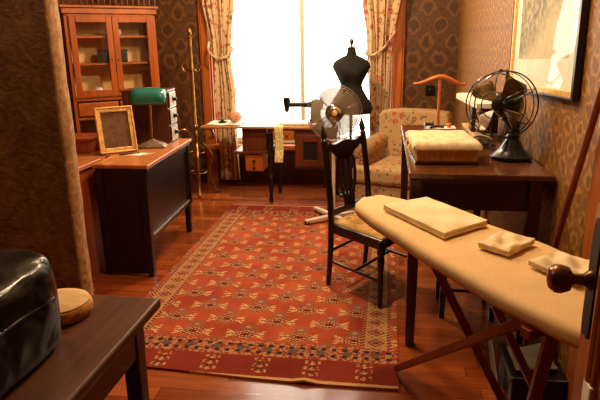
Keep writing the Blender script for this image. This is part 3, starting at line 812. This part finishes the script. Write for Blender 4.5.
# ================================================================ SIDE CHAIR
ch = thing('side_chair', 'dark carved side chair with tan cloth seat on the rug', 'chair', (-.1, 3.15, .016))
RL, RR = Vector((-.304, 3.178, .0145)), Vector((-.095, 3.53, .0145)); FL, FR = Vector((-.004, 2.905, .0145)), Vector((.20, 3.27, .0145))
bd = (RR-RL).normalized(); fw = Vector((bd.y, -bd.x, 0))
def up(p, z, o=(0, 0, 0)): return Vector((p.x, p.y, z))+Vector(o)
for p, tz, s in ((RL, .965, -1), (RR, .965, 1)):
    pts = [up(p, .016, -fw*.02), up(p, .2, -fw*.006), up(p, .42), up(p, .6, -fw*.010), up(p, .8, -fw*.036+bd*s*-.002), up(p, .90, -fw*.05+bd*s*-.002)]
    MB().tube(spline(pts, 5), [.015+.004*min(1, i/10) for i in range(26)], 10).build('back_post', 'black_wood', ch)
    MB().lathe(pts[-1]-Vector((0, 0, .004)), [(.017, 0), (.021, .006), (.013, .016), (.019, .03), (.018, .045), (.012, .07), (.002, .1)], 12, (pts[-1]-pts[-2])).build('finial', 'black_wood', ch)
for p in (FL, FR):
    MB().lathe(p, [(.012, 0), (.014, .02), (.016, .2), (.021, .29), (.017, .305), (.024, .32), (.022, .39)], 12).build('leg', 'black_wood', ch)
def seatp(a, c, g=0): return (RL*(1-a)+RR*a)*(1-c) + (FL*(1-a)+FR*a)*c
b = MB(); cs = [seatp(0, 0), seatp(1, 0), seatp(1, 1), seatp(0, 1)]; ce = sum(cs, Vector())/4
b.prism([((ce+(p-ce)*1.06).x, (ce+(p-ce)*1.06).y) for p in cs], .355, .415); b.build('seat_frame', 'black_wood', ch, smooth=0, bevel=.008)
def cushion(a, c):
    p = seatp(a, c); p = ce+(p-ce)*.97
    h = (1-(2*a-1)**4)*(1-(2*c-1)**4); return (p.x, p.y, .417+.03*h**.6)
MB().slab(cushion, 16, 16, .012).build('seat', 'seat_cloth', ch, smooth=60)
for p, q in ((RL, FL), (RR, FR)):
    MB().tube([up(p, .17), up(q, .17)], .009, 8).build('stretcher', 'black_wood', ch)
MB().tube([up(RL, .24), up(RR, .24)], .009, 8).build('stretcher', 'black_wood', ch)
MB().tube([up((RL+FL)/2, .17), up((RR+FR)/2, .17)], .009, 8).build('stretcher', 'black_wood', ch)
# back: crest with scrolled ears, pierced splat, lower rail
BO = up((RL+RR)/2, 0)
def bk(x, z, o=0): return BO + bd*x + Vector((0, 0, z)) - fw*(.0+.06*max(0, (z-.45)/.43)+o)
hwid = (RR-RL).length/2-.012
crest = spline([(-hwid, .835, 0), (-hwid*.9, .885, 0), (-hwid*.55, .868, 0), (0, .882, 0), (hwid*.55, .868, 0), (hwid*.9, .885, 0), (hwid, .835, 0),
                (hwid*.85, .85, 0), (hwid*.62, .815, 0), (0, .79, 0), (-hwid*.62, .815, 0), (-hwid*.85, .85, 0)], 5, True)
def plate(poly, t):
    n = len(poly); b = MB()
    v = [bk(p[0], p[1], -t/2) for p in poly]+[bk(p[0], p[1], t/2) for p in poly]
    b._add(v, [tuple(range(n)), tuple(range(n, 2*n))[::-1]]+[(i, (i+1) % n, n+(i+1) % n, n+i) for i in range(n)]); return b
b = plate([(p.x, p.y) for p in crest], .026)
for s in (-1, 1): b.lathe(bk(s*hwid*.86, .856, .0)-fw*-.014, [(.026, 0), (.028, .01), (.02, .028), (.004, .03)], 12, -fw)
b.build('crest_rail', 'black_wood', ch, smooth=40, bevel=.003)
plate([(-hwid, .455), (hwid, .455), (hwid, .49), (-hwid, .49)], .02).build('lower_rail', 'black_wood', ch, smooth=0, bevel=.003)
def slat(x0, x1, wd):
    L = []; Rr = []
    for i in range(15):
        t = i/14; z = .485+(.81-.485)*t
        sw = .72+.28*math.cos((t-.62)*PI*1.7)
        x = x0*sw*1.0; w_ = wd*(1+.5*max(0, t-.8)*5)
        L.append((x-w_/2, z)); Rr.append((x+w_/2, z))
    return plate(L+Rr[::-1], .012)
for x0 in (-.092, -.031, .031, .092):
    slat(x0, x0, .014 if abs(x0) < .05 else .018).build('splat_bar', 'black_wood', ch, smooth=30)
plate([(-.07, .77), (.07, .77), (.12, .82), (-.12, .82)], .013).build('splat_head', 'black_wood', ch, smooth=0, bevel=.003)

# ================================================================ ARMCHAIR
ac = thing('armchair', 'floral upholstered armchair in the corner right of the window', 'armchair', (.205, 4.95, 0))
AM = frame_at(.165, 5.02, 0, math.radians(-20)) @ Matrix.Diagonal((1, 1, .955, 1))
def ab(x0, x1, y0, y1, z0, z1): return MB().box(x0, x1, y0, y1, z0, z1, AM)
ab(-.32, .32, -.375, .30, .1, .275).build('frame', 'floral', ac, smooth=40, bevel=.02, seg=3)
MB().prism([(-.22, .22), (-.22, -.30), (-.335, -.30), (-.335, -.40), (.335, -.40), (.335, -.30), (.22, -.30), (.22, .22)], .28, .445, AM).build('seat_cushion', 'floral', ac, smooth=40, bevel=.045, seg=4)
ab(-.335, .335, -.385, .33, .03, .13).build('skirt', 'floral', ac, smooth=40, bevel=.01)
def back(a, c):
    x = -.315+.63*a; z = .24+.64*c; wv = .02*math.sin(PI*a); tz = .03*math.sin(PI*a)*c
    return None
b = MB()
bp = [(-.25, .20), (-.27, .5), (-.325, .62), (-.33, .82), (-.30, .868), (-.15, .885), (.15, .885), (.30, .868), (.33, .82), (.325, .62), (.27, .5), (.25, .20)]
n = len(bp); lay = []
for y, sc_ in ((.17, .97), (.20, 1), (.33, 1), (.355, .97)):
    lay += [AM @ Vector((x*sc_, y+.12*(z-.3), .3+(z-.3)*(1 if sc_ == 1 else .985))) for x, z in bp]
b._add(lay, [tuple(range(n)), tuple(range(3*n, 4*n))[::-1]]+[(j*n+i, j*n+(i+1) % n, (j+1)*n+(i+1) % n, (j+1)*n+i) for j in range(3) for i in range(n)])
b.build('backrest', 'floral', ac, smooth=60, bevel=.012, seg=3)
for s in (-1, 1):
    b = MB().box(min(s*.24, s*.34), max(s*.24, s*.34), -.29, .2, .2, .54, AM)
    b.lathe(AM @ Vector((s*.295, -.302, .555)), [(.02, 0), (.07, .006), (.078, .02), (.075, .3), (.07, .52), (.04, .54)], 22, AM.to_3x3() @ Vector((0, 1, .06)), 1, 1.02)
    b.build('arm', 'floral', ac, smooth=50, bevel=.012)
for x, y in ((-.29, -.27), (.29, -.27), (-.29, .28), (.29, .28)):
    p = AM @ Vector((x, y, 0)); p.z = .0145 if p.y < 4.9 and p.x < .1 else 0.; MB().lathe(p, [(.018, 0), (.026, .05), (.03, .12)], 10).build('leg', 'black_wood', ac)

# ================================================================ WORKTABLE
TZ = .88
wt = thing('worktable', 'large dark worktable with deep apron against the right wall', 'table', (.42, 3.28, 0))
MB().prism([(.112, 2.505), (.736, 2.505), (.704, 4.05), (.112, 4.05)], TZ-.028, TZ).build('top', 'table_top', wt, smooth=0, bevel=.006, seg=3)
b = MB().box(.145, .165, 2.57, 4.0, .70, TZ-.028).box(.65, .67, 2.57, 4.0, .70, TZ-.028).box(.16, .66, 3.98, 4.0, .70, TZ-.028)
b.build('apron', 'darkwood', wt, smooth=0)
fr_ = MB().box(.16, .66, 2.555, 2.575, .70, TZ-.028).build('drawer', 'darkwood_x', wt, smooth=0, bevel=.003)
for x, y in ((.146, 2.545), (.665, 2.545), (.146, 4.0), (.665, 4.0)):
    MB().bar((x, y, TZ-.03), (x, y, 0), .056, .056, (0, 1, 0), .042, .042).build('leg', 'darkwood_z', wt, smooth=0, bevel=.004)
# swatch book
sb = thing('swatch_book', 'thick cream cloth covered book on the front of the worktable', 'book', (.29, 2.92, TZ))
SB = frame_at(.145, 2.69, TZ+.001, math.radians(3.5))
MB().box(0, .30, 0, .40, 0, .012, SB).build('back_cover', 'darkwood_x', sb, smooth=0, bevel=.003)
def pages():
    b = MB().box( .008, .293, .008, .39, .012, .075, SB); return b
MP = Mat('yellowed page edges', .8); pq = MP.xyz(); nn = MP.noise(40, 2, stretch=(4, 4, .4)); MP.col(MP.ramp(nn, [(.3, (170, 118, 50)), (.6, (216, 168, 88))])); MP.bump(nn, .3, .004)
pages().build('pages', MP.m, sb, smooth=0, bevel=.004)
def cov(a, c):
    p = SB @ Vector((-.010+.32*a, -.010+.42*c, 0))
    e_ = (1-(2*a-1)**8)*(1-(2*c-1)**8)
    return (p.x, p.y, TZ+.094+.016*e_**.3+.005*math.sin(a*13+c*5)*math.sin(c*11)*e_)
MB().slab(cov, 28, 28, .022).build('front_cover', 'book_cloth', sb, smooth=70)
for y in (.12, .26):
    MB().tube(spline([SB @ Vector((-.006, y, .09)), SB @ Vector((-.022, y-.01, .06)), SB @ Vector((-.012, y-.03, .03))], 5), .006, 6).build('tie', 'book_cloth', sb)
# black desk fan
bf = thing('desk_fan', 'black antique desk fan with four brass blades on the worktable', 'fan', (.60, 2.93, TZ))
bx, by = .622, 2.87
MB().lathe((bx, by, TZ+.001), [(.092, 0), (.1, .008), (.1, .018), (.088, .026), (.06, .05), (.04, .085), (.03, .1), (.034, .112), (.026, .125)], 32).build('base', 'black_metal', bf)
HC = Vector((.533, 2.815, 1.152)); ha = Vector((-.56, -.83, .06)).normalized()
hx = Vector((0, 0, 1)).cross(ha).normalized(); hy = ha.cross(hx)
MB().tube(spline([(bx, by, TZ+.115), (bx+.005, by+.005, TZ+.15), HC-ha*.10-Vector((0, 0, .06))], 5), [.024]*5+[.022]*5+[.03], 10).build('neck', 'black_metal', bf)
MB().lathe(HC-ha*.19, [(.02, 0), (.05, .012), (.064, .04), (.066, .11), (.05, .14), (.02, .15)], 26, ha).build('motor', 'black_metal', bf)
MB().lathe(HC-ha*.04, [(.012, 0), (.014, .02), (.033, .03), (.036, .045), (.028, .062), (.004, .068)], 22, ha).build('hub', 'black_metal', bf)
for k in range(4):
    a0_ = k*PI/2+PI/4+.12
    def fb_(a, c, a0_=a0_):
        rr = .024+.118*c; wv = .17+.25*math.sin(PI*min(1, .05+c*.68))
        if c > .85: wv *= math.sqrt(max(0, 1-((c-.85)/.17)**2))
        an = a0_+(a-.5)*wv*1.9
        return HC+(hx*math.cos(an)+hy*math.sin(an))*rr + ha*(-.005+(a-.5)*.075*(.5+c*.5))
    MB().grid(fb_, 12, 14).build('blade', 'blade', bf, smooth=80, solid=.0025)
Rf = .158
b = MB()
b.ring(HC+ha*.045, ha, Rf*.92, .0032, 56, 6).ring(HC-ha*.075, ha, Rf, .0038, 56, 6).ring(HC+ha*.055, ha, .062, .0028, 34, 6)
b.ring(HC-ha*.02, ha, Rf*1.0, .0026, 56, 6)
for k in range(6):
    an = k*PI/3+PI/2; e = hx*math.cos(an)+hy*math.sin(an); e2 = hx*math.cos(an+.28)+hy*math.sin(an+.28)
    b.tube(spline([HC+e*.062+ha*.055, HC+e*.1+ha*.06, HC+e*Rf*.92+ha*.045, HC+e*Rf*1.0-ha*.02, HC+e*Rf-ha*.075, HC+e*.06-ha*.11], 5), .0026, 6)
b.build('guard', 'black_metal', bf)
e = hy; MB().bar(HC+e*Rf*1.01-ha*.075, HC+e*Rf*1.02+ha*.02, .012, .008).build('guard_strap', 'black_metal', bf, smooth=0)
MB().bar(HC+e*.05-ha*.06, HC+e*Rf-ha*.06, .011, .005, ha).build('guard_bracket', 'black_metal', bf, smooth=0)
# its cord, heaped on the table
cp = []
for i in range(64):
    t = i/63; a = t*2*PI*4.5
    cp.append((.525+(.045+.015*math.sin(t*9))*math.cos(a)+.01*math.sin(t*14), 3.24+(.08+.02*math.cos(t*7))*math.sin(a)-.04*t, TZ+.007+.030*t*(.5+.5*math.sin(a*.5+1))+.008*t))
cp += [(.58, 3.06, TZ+.012), (.62, 3.01, TZ+.008)]
tag(MB().tube(spline(cp, 3), .0045, 6).build('fan_cord', 'cord'), 'heap of black cord on the worktable behind the desk fan', 'cord')
# sleeve board
sv = thing('sleeve_board', 'small white covered pressing board at the back of the worktable', 'sleeve board', (.58, 3.5, TZ))
ol = spline([(.455, 3.77, 0), (.44, 3.70, 0), (.452, 3.5, 0), (.475, 3.16, 0), (.50, 3.13, 0), (.67, 3.13, 0), (.685, 3.16, 0), (.69, 3.4, 0), (.688, 3.77, 0), (.67, 3.80, 0), (.48, 3.795, 0)], 6, True)
MB().prism([(p.x, p.y) for p in ol], 1.10, 1.125).build('pressing_board', 'white_cloth', sv, smooth=40, bevel=.008, seg=3)
MB().box(.525, .685, 3.42, 4.02, TZ+.001, TZ+.02).build('base_plank', plain('pale scrubbed plank', (206, 172, 128), .55, 0, .08, 8), sv, smooth=0, bevel=.003)
MB().box(.53, .555, 3.62, 3.72, TZ+.02, 1.10).build('upright', 'darkwood_z', sv, smooth=0, bevel=.003)
MB().box(.575, .68, 3.56, 3.64, TZ+.02, 1.10).build('upright', 'darkwood_z', sv, smooth=0, bevel=.003)
# odds at the far end
tag(MB().slab(lambda a, c: (.27+.2*a, 3.86+.12*c, TZ+.003+.002*math.sin(a*8)), 8, 4, .002).build('paper_sheet', 'white_paper', smooth=50), 'white paper sheet at the far end of the worktable', 'paper')
tag(MB().lathe((.265, 3.92, TZ+.0215), [(.02, 0), (.02, .006), (.012, .008), (.012, .05), (.02, .052), (.02, .058)], 14, (1, .2, 0)).build('thread_spool', 'black_metal'), 'black thread spool lying on the white paper sheet', 'spool')
tag(MB().tube(spline([(.30, 3.86, TZ+.009), (.35, 3.90, TZ+.012), (.39, 3.885, TZ+.01)], 5), .008, 8).build('shears', 'iron'), 'dark iron shears on the white paper sheet', 'shears')
tag(MB().ball((.425, 3.90, TZ+.021), .019, 10, .85).build('thread_ball', 'orange', smooth=180), 'small orange ball of thread on the white paper sheet', 'thread')

# valet stand behind the table
vs = thing('valet_stand', 'orange wooden coat valet stand behind the worktable', 'valet stand', (.385, 4.28, 0))
MB().tube([(.385, 4.28, .03), (.385, 4.28, 1.18)], .011, 10).build('pole', 'hanger', vs)
pts = spline([(.20, 4.30, 1.158), (.215, 4.295, 1.148), (.27, 4.285, 1.16), (.33, 4.28, 1.185), (.385, 4.28, 1.2), (.44, 4.28, 1.188), (.505, 4.285, 1.156), (.555, 4.295, 1.142), (.57, 4.30, 1.155)], 5)
nq = len(pts); MB().tube(pts, [.008+.008*math.sin(PI*i/(nq-1)) for i in range(nq)], 10).build('hanger', 'hanger', vs)
for a in (.3, .3+PI/2):
    e = Vector((math.cos(a), math.sin(a), 0))*.13; cc = Vector((.385, 4.28, .0175)); MB().bar(cc-e, cc+e, .035, .034).build('foot', 'hanger', vs, smooth=0, bevel=.004)

# wall switch
sw = thing('wall_switch', 'square black switch plate on the dark papered back wall', 'switch', (.43, YB, .98))
MB().box(.385, .475, YB-.014, YB, .93, 1.03).build('plate', 'black_metal', sw, smooth=0, bevel=.004)
MB().lathe((.43, YB-.012, .98), [(.02, 0), (.018, .008), (.008, .012), (.006, .022)], 12, (0, -1, 0)).build('toggle', 'iron', sw)

# picture on the right wall
pw = thing('framed_print', 'large framed pale landscape print hanging on the right wall', 'picture', (xr(2.75)-.03, 2.75, 1.22))
wd = Vector((-.0205, 1, 0)).normalized(); wn = Vector((-1, -.0205, 0)).normalized()
px_ = -wd; zt = Vector((0, 0, 1))          # local x runs towards the camera side
PWM = Matrix((px_, zt, wn)).transposed().to_4x4(); PWM.translation = Vector((xr(3.48)-.003, 3.48, 1.175)); PWM = PWM @ Matrix.Rotation(math.radians(1.9), 4, 'Z')
W_, H_ = 1.12, .84
b = MB().box(0, .012, 0, H_, 0, .027, PWM).box(W_-.03, W_, 0, H_, 0, .027, PWM).box(.012, W_-.03, 0, .012, 0, .027, PWM).box(.012, W_-.03, H_-.012, H_, 0, .027, PWM)
b.build('outer_frame', 'black_wood', pw, smooth=0, bevel=.004)
i0, t_ = .011, .028
b = MB().box(i0, i0+t_, i0, H_-i0, .004, .024, PWM).box(W_-i0-t_, W_-i0, i0, H_-i0, .004, .024, PWM).box(i0, W_-i0, i0, i0+t_, .004, .024, PWM).box(i0, W_-i0, H_-i0-t_, H_-i0, .004, .024, PWM)
b.build('gilt_slip', 'gilt', pw, smooth=0, bevel=.003)
MB().box(i0, W_-i0, i0, H_-i0, .003, .010, PWM).build('mat_board', 'white_paper', pw, smooth=0)
MB().box(.15, W_-.15, .17, H_-.12, .010, .012, PWM).build('print', 'print', pw, smooth=0)
MB().box(i0+.01, W_-i0-.01, i0+.01, H_-i0-.01, .016, .018, PWM).build('glass_sheet', 'pic_glass', pw, smooth=0)

# leaning stick
tag(MB().tube([(.645, 2.43, .003), (xr(1.96)-.02, 1.955, 1.62)], .013, 10).build('wooden_stick', 'board_wood'), 'long round wooden stick leaning against the right wall', 'stick')

# stool under the worktable with grey cloth
ts = thing('stool', 'dark wooden seat pushed under the worktable', 'stool', (.43, 2.9, 0))
MB().box(.235, .62, 2.64, 3.12, .40, .44).build('seat', 'black_wood', ts, smooth=0, bevel=.008)
for x, y in ((.33, 2.86), (.59, 2.86), (.33, 3.09), (.59, 3.09)):
    MB().bar((x, y, .40), (x, y, 0), .034, .034, (0, 1, 0), .026, .026).build('leg', 'black_wood', ts, smooth=0)
for y in (2.86, 3.09): MB().tube([(.33, y, .16), (.59, y, .16)], .009, 8).build('stretcher', 'black_wood', ts)
def lump(x0, x1, y0, y1, z, h, s):
    def fn(a, c):
        e_ = max(0, (1-(2*a-1)**4)*(1-(2*c-1)**4))**.5
        return (x0+(x1-x0)*a+.012*math.sin(c*9+s), y0+(y1-y0)*c+.012*math.sin(a*8+s), z+.006+h*e_*(.75+.25*math.sin(a*11+s)*math.cos(c*8+s)))
    return MB().slab(fn, 22, 22, .005)
tag(lump(.26, .59, 2.68, 3.09, .442, .10, 1).build('folded_blanket', 'grey_cloth', smooth=180), 'rumpled grey cloth on the seat under the worktable', 'cloth')

# ================================================================ IRONING BOARD
ib = thing('ironing_board', 'large cream padded ironing board on crossed wooden legs', 'ironing board', (.25, 1.85, 0))
near = [(-.115, 2.33), (-.115, 2.26), (-.075, 2.15), (.02, 1.96), (.14, 1.73), (.27, 1.50), (.39, 1.32), (.47, 1.235), (.56, 1.20), (.64, 1.235), (.69, 1.33)]
far = [(.69, 1.50), (.64, 1.67), (.53, 1.88), (.38, 2.08), (.20, 2.27), (.06, 2.40), (-.01, 2.435), (-.08, 2.40)]
ol = spline([(x, y, 0) for x, y in near+far], 5, True)
BZ = .80
cx_, cy_ = sum(p.x for p in ol)/len(ol), sum(p.y for p in ol)/len(ol)
b = MB(); n = len(ol); lay = []
for ins, z in ((.035, BZ-.052), (.006, BZ-.046), (0, BZ-.03), (.004, BZ-.012), (.014, BZ-.003), (.03, BZ)):
    for i, p in enumerate(ol):
        t = (ol[(i+1) % n]-ol[i-1]).normalized(); nn_ = Vector((-t.y, t.x, 0))
        if nn_.dot(Vector((cx_, cy_, 0))-p) < 0: nn_ = -nn_
        q = p+nn_*ins; lay.append(Vector((q.x, q.y, z+.0015*math.sin(i*.9))))
b._add(lay, [tuple(range(n))[::-1], tuple(range(5*n, 6*n))]+[(j*n+i, j*n+(i+1) % n, (j+1)*n+(i+1) % n, (j+1)*n+i) for j in range(5) for i in range(n)])
b.build('padded_top', 'board_cloth', ib, smooth=60)
tp = Vector((.42, 1.40, .745))
MB().bar(tp+Vector((.0, .03, 0)), (.083, 2.276, .030), .032, .028).build('leg', 'board_wood', ib, smooth=0, bevel=.003)
MB().bar(tp+Vector((.03, .0, 0)), (.475, 1.72, .014), .034, .028).build('leg', 'board_wood', ib, smooth=0, bevel=.003)
MB().bar((.165, 1.82, .745), (.540, 1.83, .014), .032, .028).build('leg', 'board_wood', ib, smooth=0, bevel=.003)
MB().bar((.30, 1.90, .745), (.665, 2.0, .014), .032, .028).build('leg', 'board_wood', ib, smooth=0, bevel=.003)
MB().bar((.13, 1.84, .738), (.36, 1.97, .738), .03, .025).build('cross_rail', 'board_wood', ib, smooth=0)
MB().bar((.36, 1.34, .738), (.56, 1.47, .738), .03, .025).build('cross_rail', 'board_wood', ib, smooth=0)
# folded linen
def quad(c, th, z, wr, s, layers=1):
    A, B_, C_, D_ = [Vector((*p, 0)) for p in c]
    b = MB()
    for k in range(layers):
        def fn(a, cc, k=k):
            p = (A*(1-a)+B_*a)*(1-cc)+(D_*(1-a)+C_*a)*cc
            e_ = max(0, (1-(2*a-1)**10)*(1-(2*cc-1)**10))
            return (p.x+.002*math.sin(cc*15+k+s), p.y+.002*math.sin(a*17+k*2+s), z+th/layers*(k+1)*(.86+.14*e_)+wr*math.sin(a*9+s)*math.sin(cc*6+s)*e_+ wr*.8*math.sin((a*1.4+cc)*8+s)*e_)
        b.slab(fn, 26, 26, th/layers*.72)
    return b
def linen(name, label, c, th, z, wr, s, layers):
    return tag(quad(c, th, z, wr, s, layers).build(name, 'cream', smooth=50), label, 'linen', 'folded linen on the ironing board')
linen('folded_sheet', 'largest folded cream linen, at the narrow end of the ironing board', [(.0, 2.17), (.205, 1.845), (.375, 2.01), (.18, 2.31)], .026, BZ+.0035, .0045, .4, 2)
linen('folded_napkin', 'small folded cream napkin at the middle of the ironing board', [(.305, 1.77), (.385, 1.695), (.495, 1.825), (.40, 1.90)], .022, BZ+.005, .005, 2.2, 2)
linen('folded_napkin', 'small folded cream napkin on the ironing board beside the door knob', [(.43, 1.63), (.52, 1.49), (.63, 1.62), (.535, 1.72)], .018, BZ+.0075, .005, 4.1, 2)

# box and cloths on the floor under the ironing board
bx_ = thing('lidded_box', 'dark lidded box on the floor under the ironing board', 'box', (.63, 2.20, 0))
MB().box(.53, .735, 2.07, 2.33, .001, .13).build('body', 'black_wood', bx_, smooth=0, bevel=.006)
MB().box(.522, .742, 2.062, 2.338, .13, .155).build('lid', 'black_wood', bx_, smooth=0, bevel=.006)
MB().ball((.628, 2.058, .11), .012, 8).build('clasp', 'chrome', bx_)
tag(MB().slab(lambda a, c: (.545+.17*a, 2.09+.19*c+.03*a, .171+.012*math.sin(a*5)*math.sin(c*4)+.004), 14, 12, .003).build('folded_cloth', 'grey_cloth', smooth=80), 'pale grey cloth lying on the dark lidded box', 'cloth')
tag(MB().bar((.503, 2.20, .006), (.497, 2.42, .15), .008, .06).build('thin_board', plain('pale slate', (120, 108, 92), .6), smooth=0, bevel=.002), 'thin pale board leaning beside the dark lidded box', 'board')

# ================================================================ FOREGROUND TABLE
ft_ = thing('bench_table', 'brown wooden table in the left foreground', 'table', (-1.0, .9, 0))
MB().box(-1.42, -.632, .25, 1.42, .712, .742).build('top', 'fore_top', ft_, smooth=0, bevel=.008, seg=3)
MB().box(-1.36, -.675, 1.355, 1.38, .60, .712).build('apron', 'darkwood_x', ft_, smooth=0)
MB().box(-.70, -.675, .32, 1.36, .60, .712).build('apron', 'darkwood', ft_, smooth=0)
for x, y in ((-.695, 1.345), (-1.36, 1.345), (-.695, .34), (-1.36, .34)):
    MB().bar((x, y, .712), (x, y, 0), .05, .05, (0, 1, 0), .042, .042).build('leg', 'black_wood', ft_, smooth=0, bevel=.004)
# black leather bag
def bag():
    b = MB(); M_ = frame_at(-.962, .965, .743, 0)
    hx_, hy_ = .20, .215; N = 44; lay = []
    levels = [(0, .96), (.012, 1.), (.06, 1.01), (.14, 1.0), (.20, .995), (.224, .965), (.233, .89), (.236, .6), (.228, .25)]
    for z, s in levels:
        for k in range(N):
            a = 2*PI*k/N; ca, sa = math.cos(a), math.sin(a); e_ = 8.
            rr = (abs(ca)**e_+abs(sa)**e_)**(-1/e_)
            w_ = 1+.012*math.sin(a*5+z*30)
            lay.append(M_ @ Vector((hx_*s*rr*ca*w_, hy_*s*rr*sa*w_, z+.006*math.sin(a*3+z*20)*(z > .1))))
    b._add(lay, [tuple(range(N))[::-1], tuple(range((len(levels)-1)*N, len(levels)*N))]+[(j*N+i, j*N+(i+1) % N, (j+1)*N+(i+1) % N, (j+1)*N+i) for j in range(len(levels)-1) for i in range(N)])
    return b
bg = thing('leather_bag', 'shiny black leather bag on the left foreground table', 'bag', (-1.0, .96, .743))
bag().build('body', 'leather', bg, smooth=180, sub=1)
MB().tube(spline([(-.765, .78, .875), (-.763, .86, .885), (-.763, 1.0, .885), (-.765, 1.12, .875)], 6), .004, 6).build('seam_piping', 'leather', bg)
MB().tube(spline([(-1.05, .86, .96), (-1.05, .88, .985), (-1.05, .96, .99), (-1.05, 1.04, .985), (-1.05, 1.06, .96)], 6), .009, 8).build('handle', 'leather', bg)
# round felt and straw disc
rd = thing('round_mat', 'thick round buff disc with yellow straw edge beside the black bag', 'mat', (-.868, 1.285, .743))
b = MB().lathe((-.868, 1.285, .743), [(.080, 0), (.086, .006), (.088, .02), (.085, .034), (.079, .038)], 44)
for v in b.bm.verts:
    a = math.atan2(v.co.y-1.285, v.co.x+.868); k_ = 1+.012*math.sin(a*37)+.008*math.sin(a*5); v.co.x = -.868+(v.co.x+.868)*k_; v.co.y = 1.285+(v.co.y-1.285)*k_
b.build('straw_band', 'straw_edge', rd, smooth=60)
MB().lathe((-.868, 1.285, .7805), [(.081, 0), (.081, .003), (.07, .008), (.04, .011), (.001, .012)], 36).build('top_face', 'straw', rd, smooth=60)

# ================================================================ LIGHT
wld = bpy.data.worlds.new('daylight'); sc.world = wld; wld.use_nodes = True
bgn = wld.node_tree.nodes['Background']; bgn.inputs[0].default_value = (1, .90, .74, 1); bgn.inputs[1].default_value = 5.0
def light(name, kind, loc, energy, col, size=.2, aim=None, spot=None, blend=.6):
    l = bpy.data.lights.new(name, kind); l.energy = energy; l.color = col
    o = bpy.data.objects.new(name, l); COL.objects.link(o); o.location = loc
    if kind == 'AREA': l.size = size
    else: l.shadow_soft_size = size
    if aim: o.rotation_euler = (Vector(aim)-Vector(loc)).to_track_quat('-Z', 'Y').to_euler()
    if spot: l.spot_size = math.radians(spot); l.spot_blend = blend
    return o
pl = light('window_portal', 'AREA', ((WX0+WX1)/2, YB+.18, (WZ0+WZ1)/2), 1, (1, 1, 1), 1.0, ((WX0+WX1)/2, 0, (WZ0+WZ1)/2))
pl.data.shape = 'RECTANGLE'; pl.data.size = WX1-WX0; pl.data.size_y = WZ1-WZ0; pl.data.cycles.is_portal = True
WARM = (1, .71, .42)
light('ceiling_lamp', 'POINT', (-.8, 4.2, 2.4), 104, WARM, .1)
light('track_lamp', 'POINT', (-.2, 2.72, 2.6), 72, WARM, .06)
light('partition_fill', 'POINT', (-1.7, 1.65, 2.95), 25, WARM, .12)  # added fill light that brightens the partition and foreground, not a lamp fitting
sc.view_settings.view_transform = 'Standard'; sc.view_settings.look = 'None'
sc.view_settings.exposure = 0.5; sc.view_settings.gamma = 1.0; sc.view_settings.use_curve_mapping = False
sc.cycles.use_denoising = True; sc.cycles.max_bounces = 8; sc.cycles.caustics_reflective = False; sc.cycles.caustics_refractive = False
sc.cycles.sample_clamp_indirect = 6
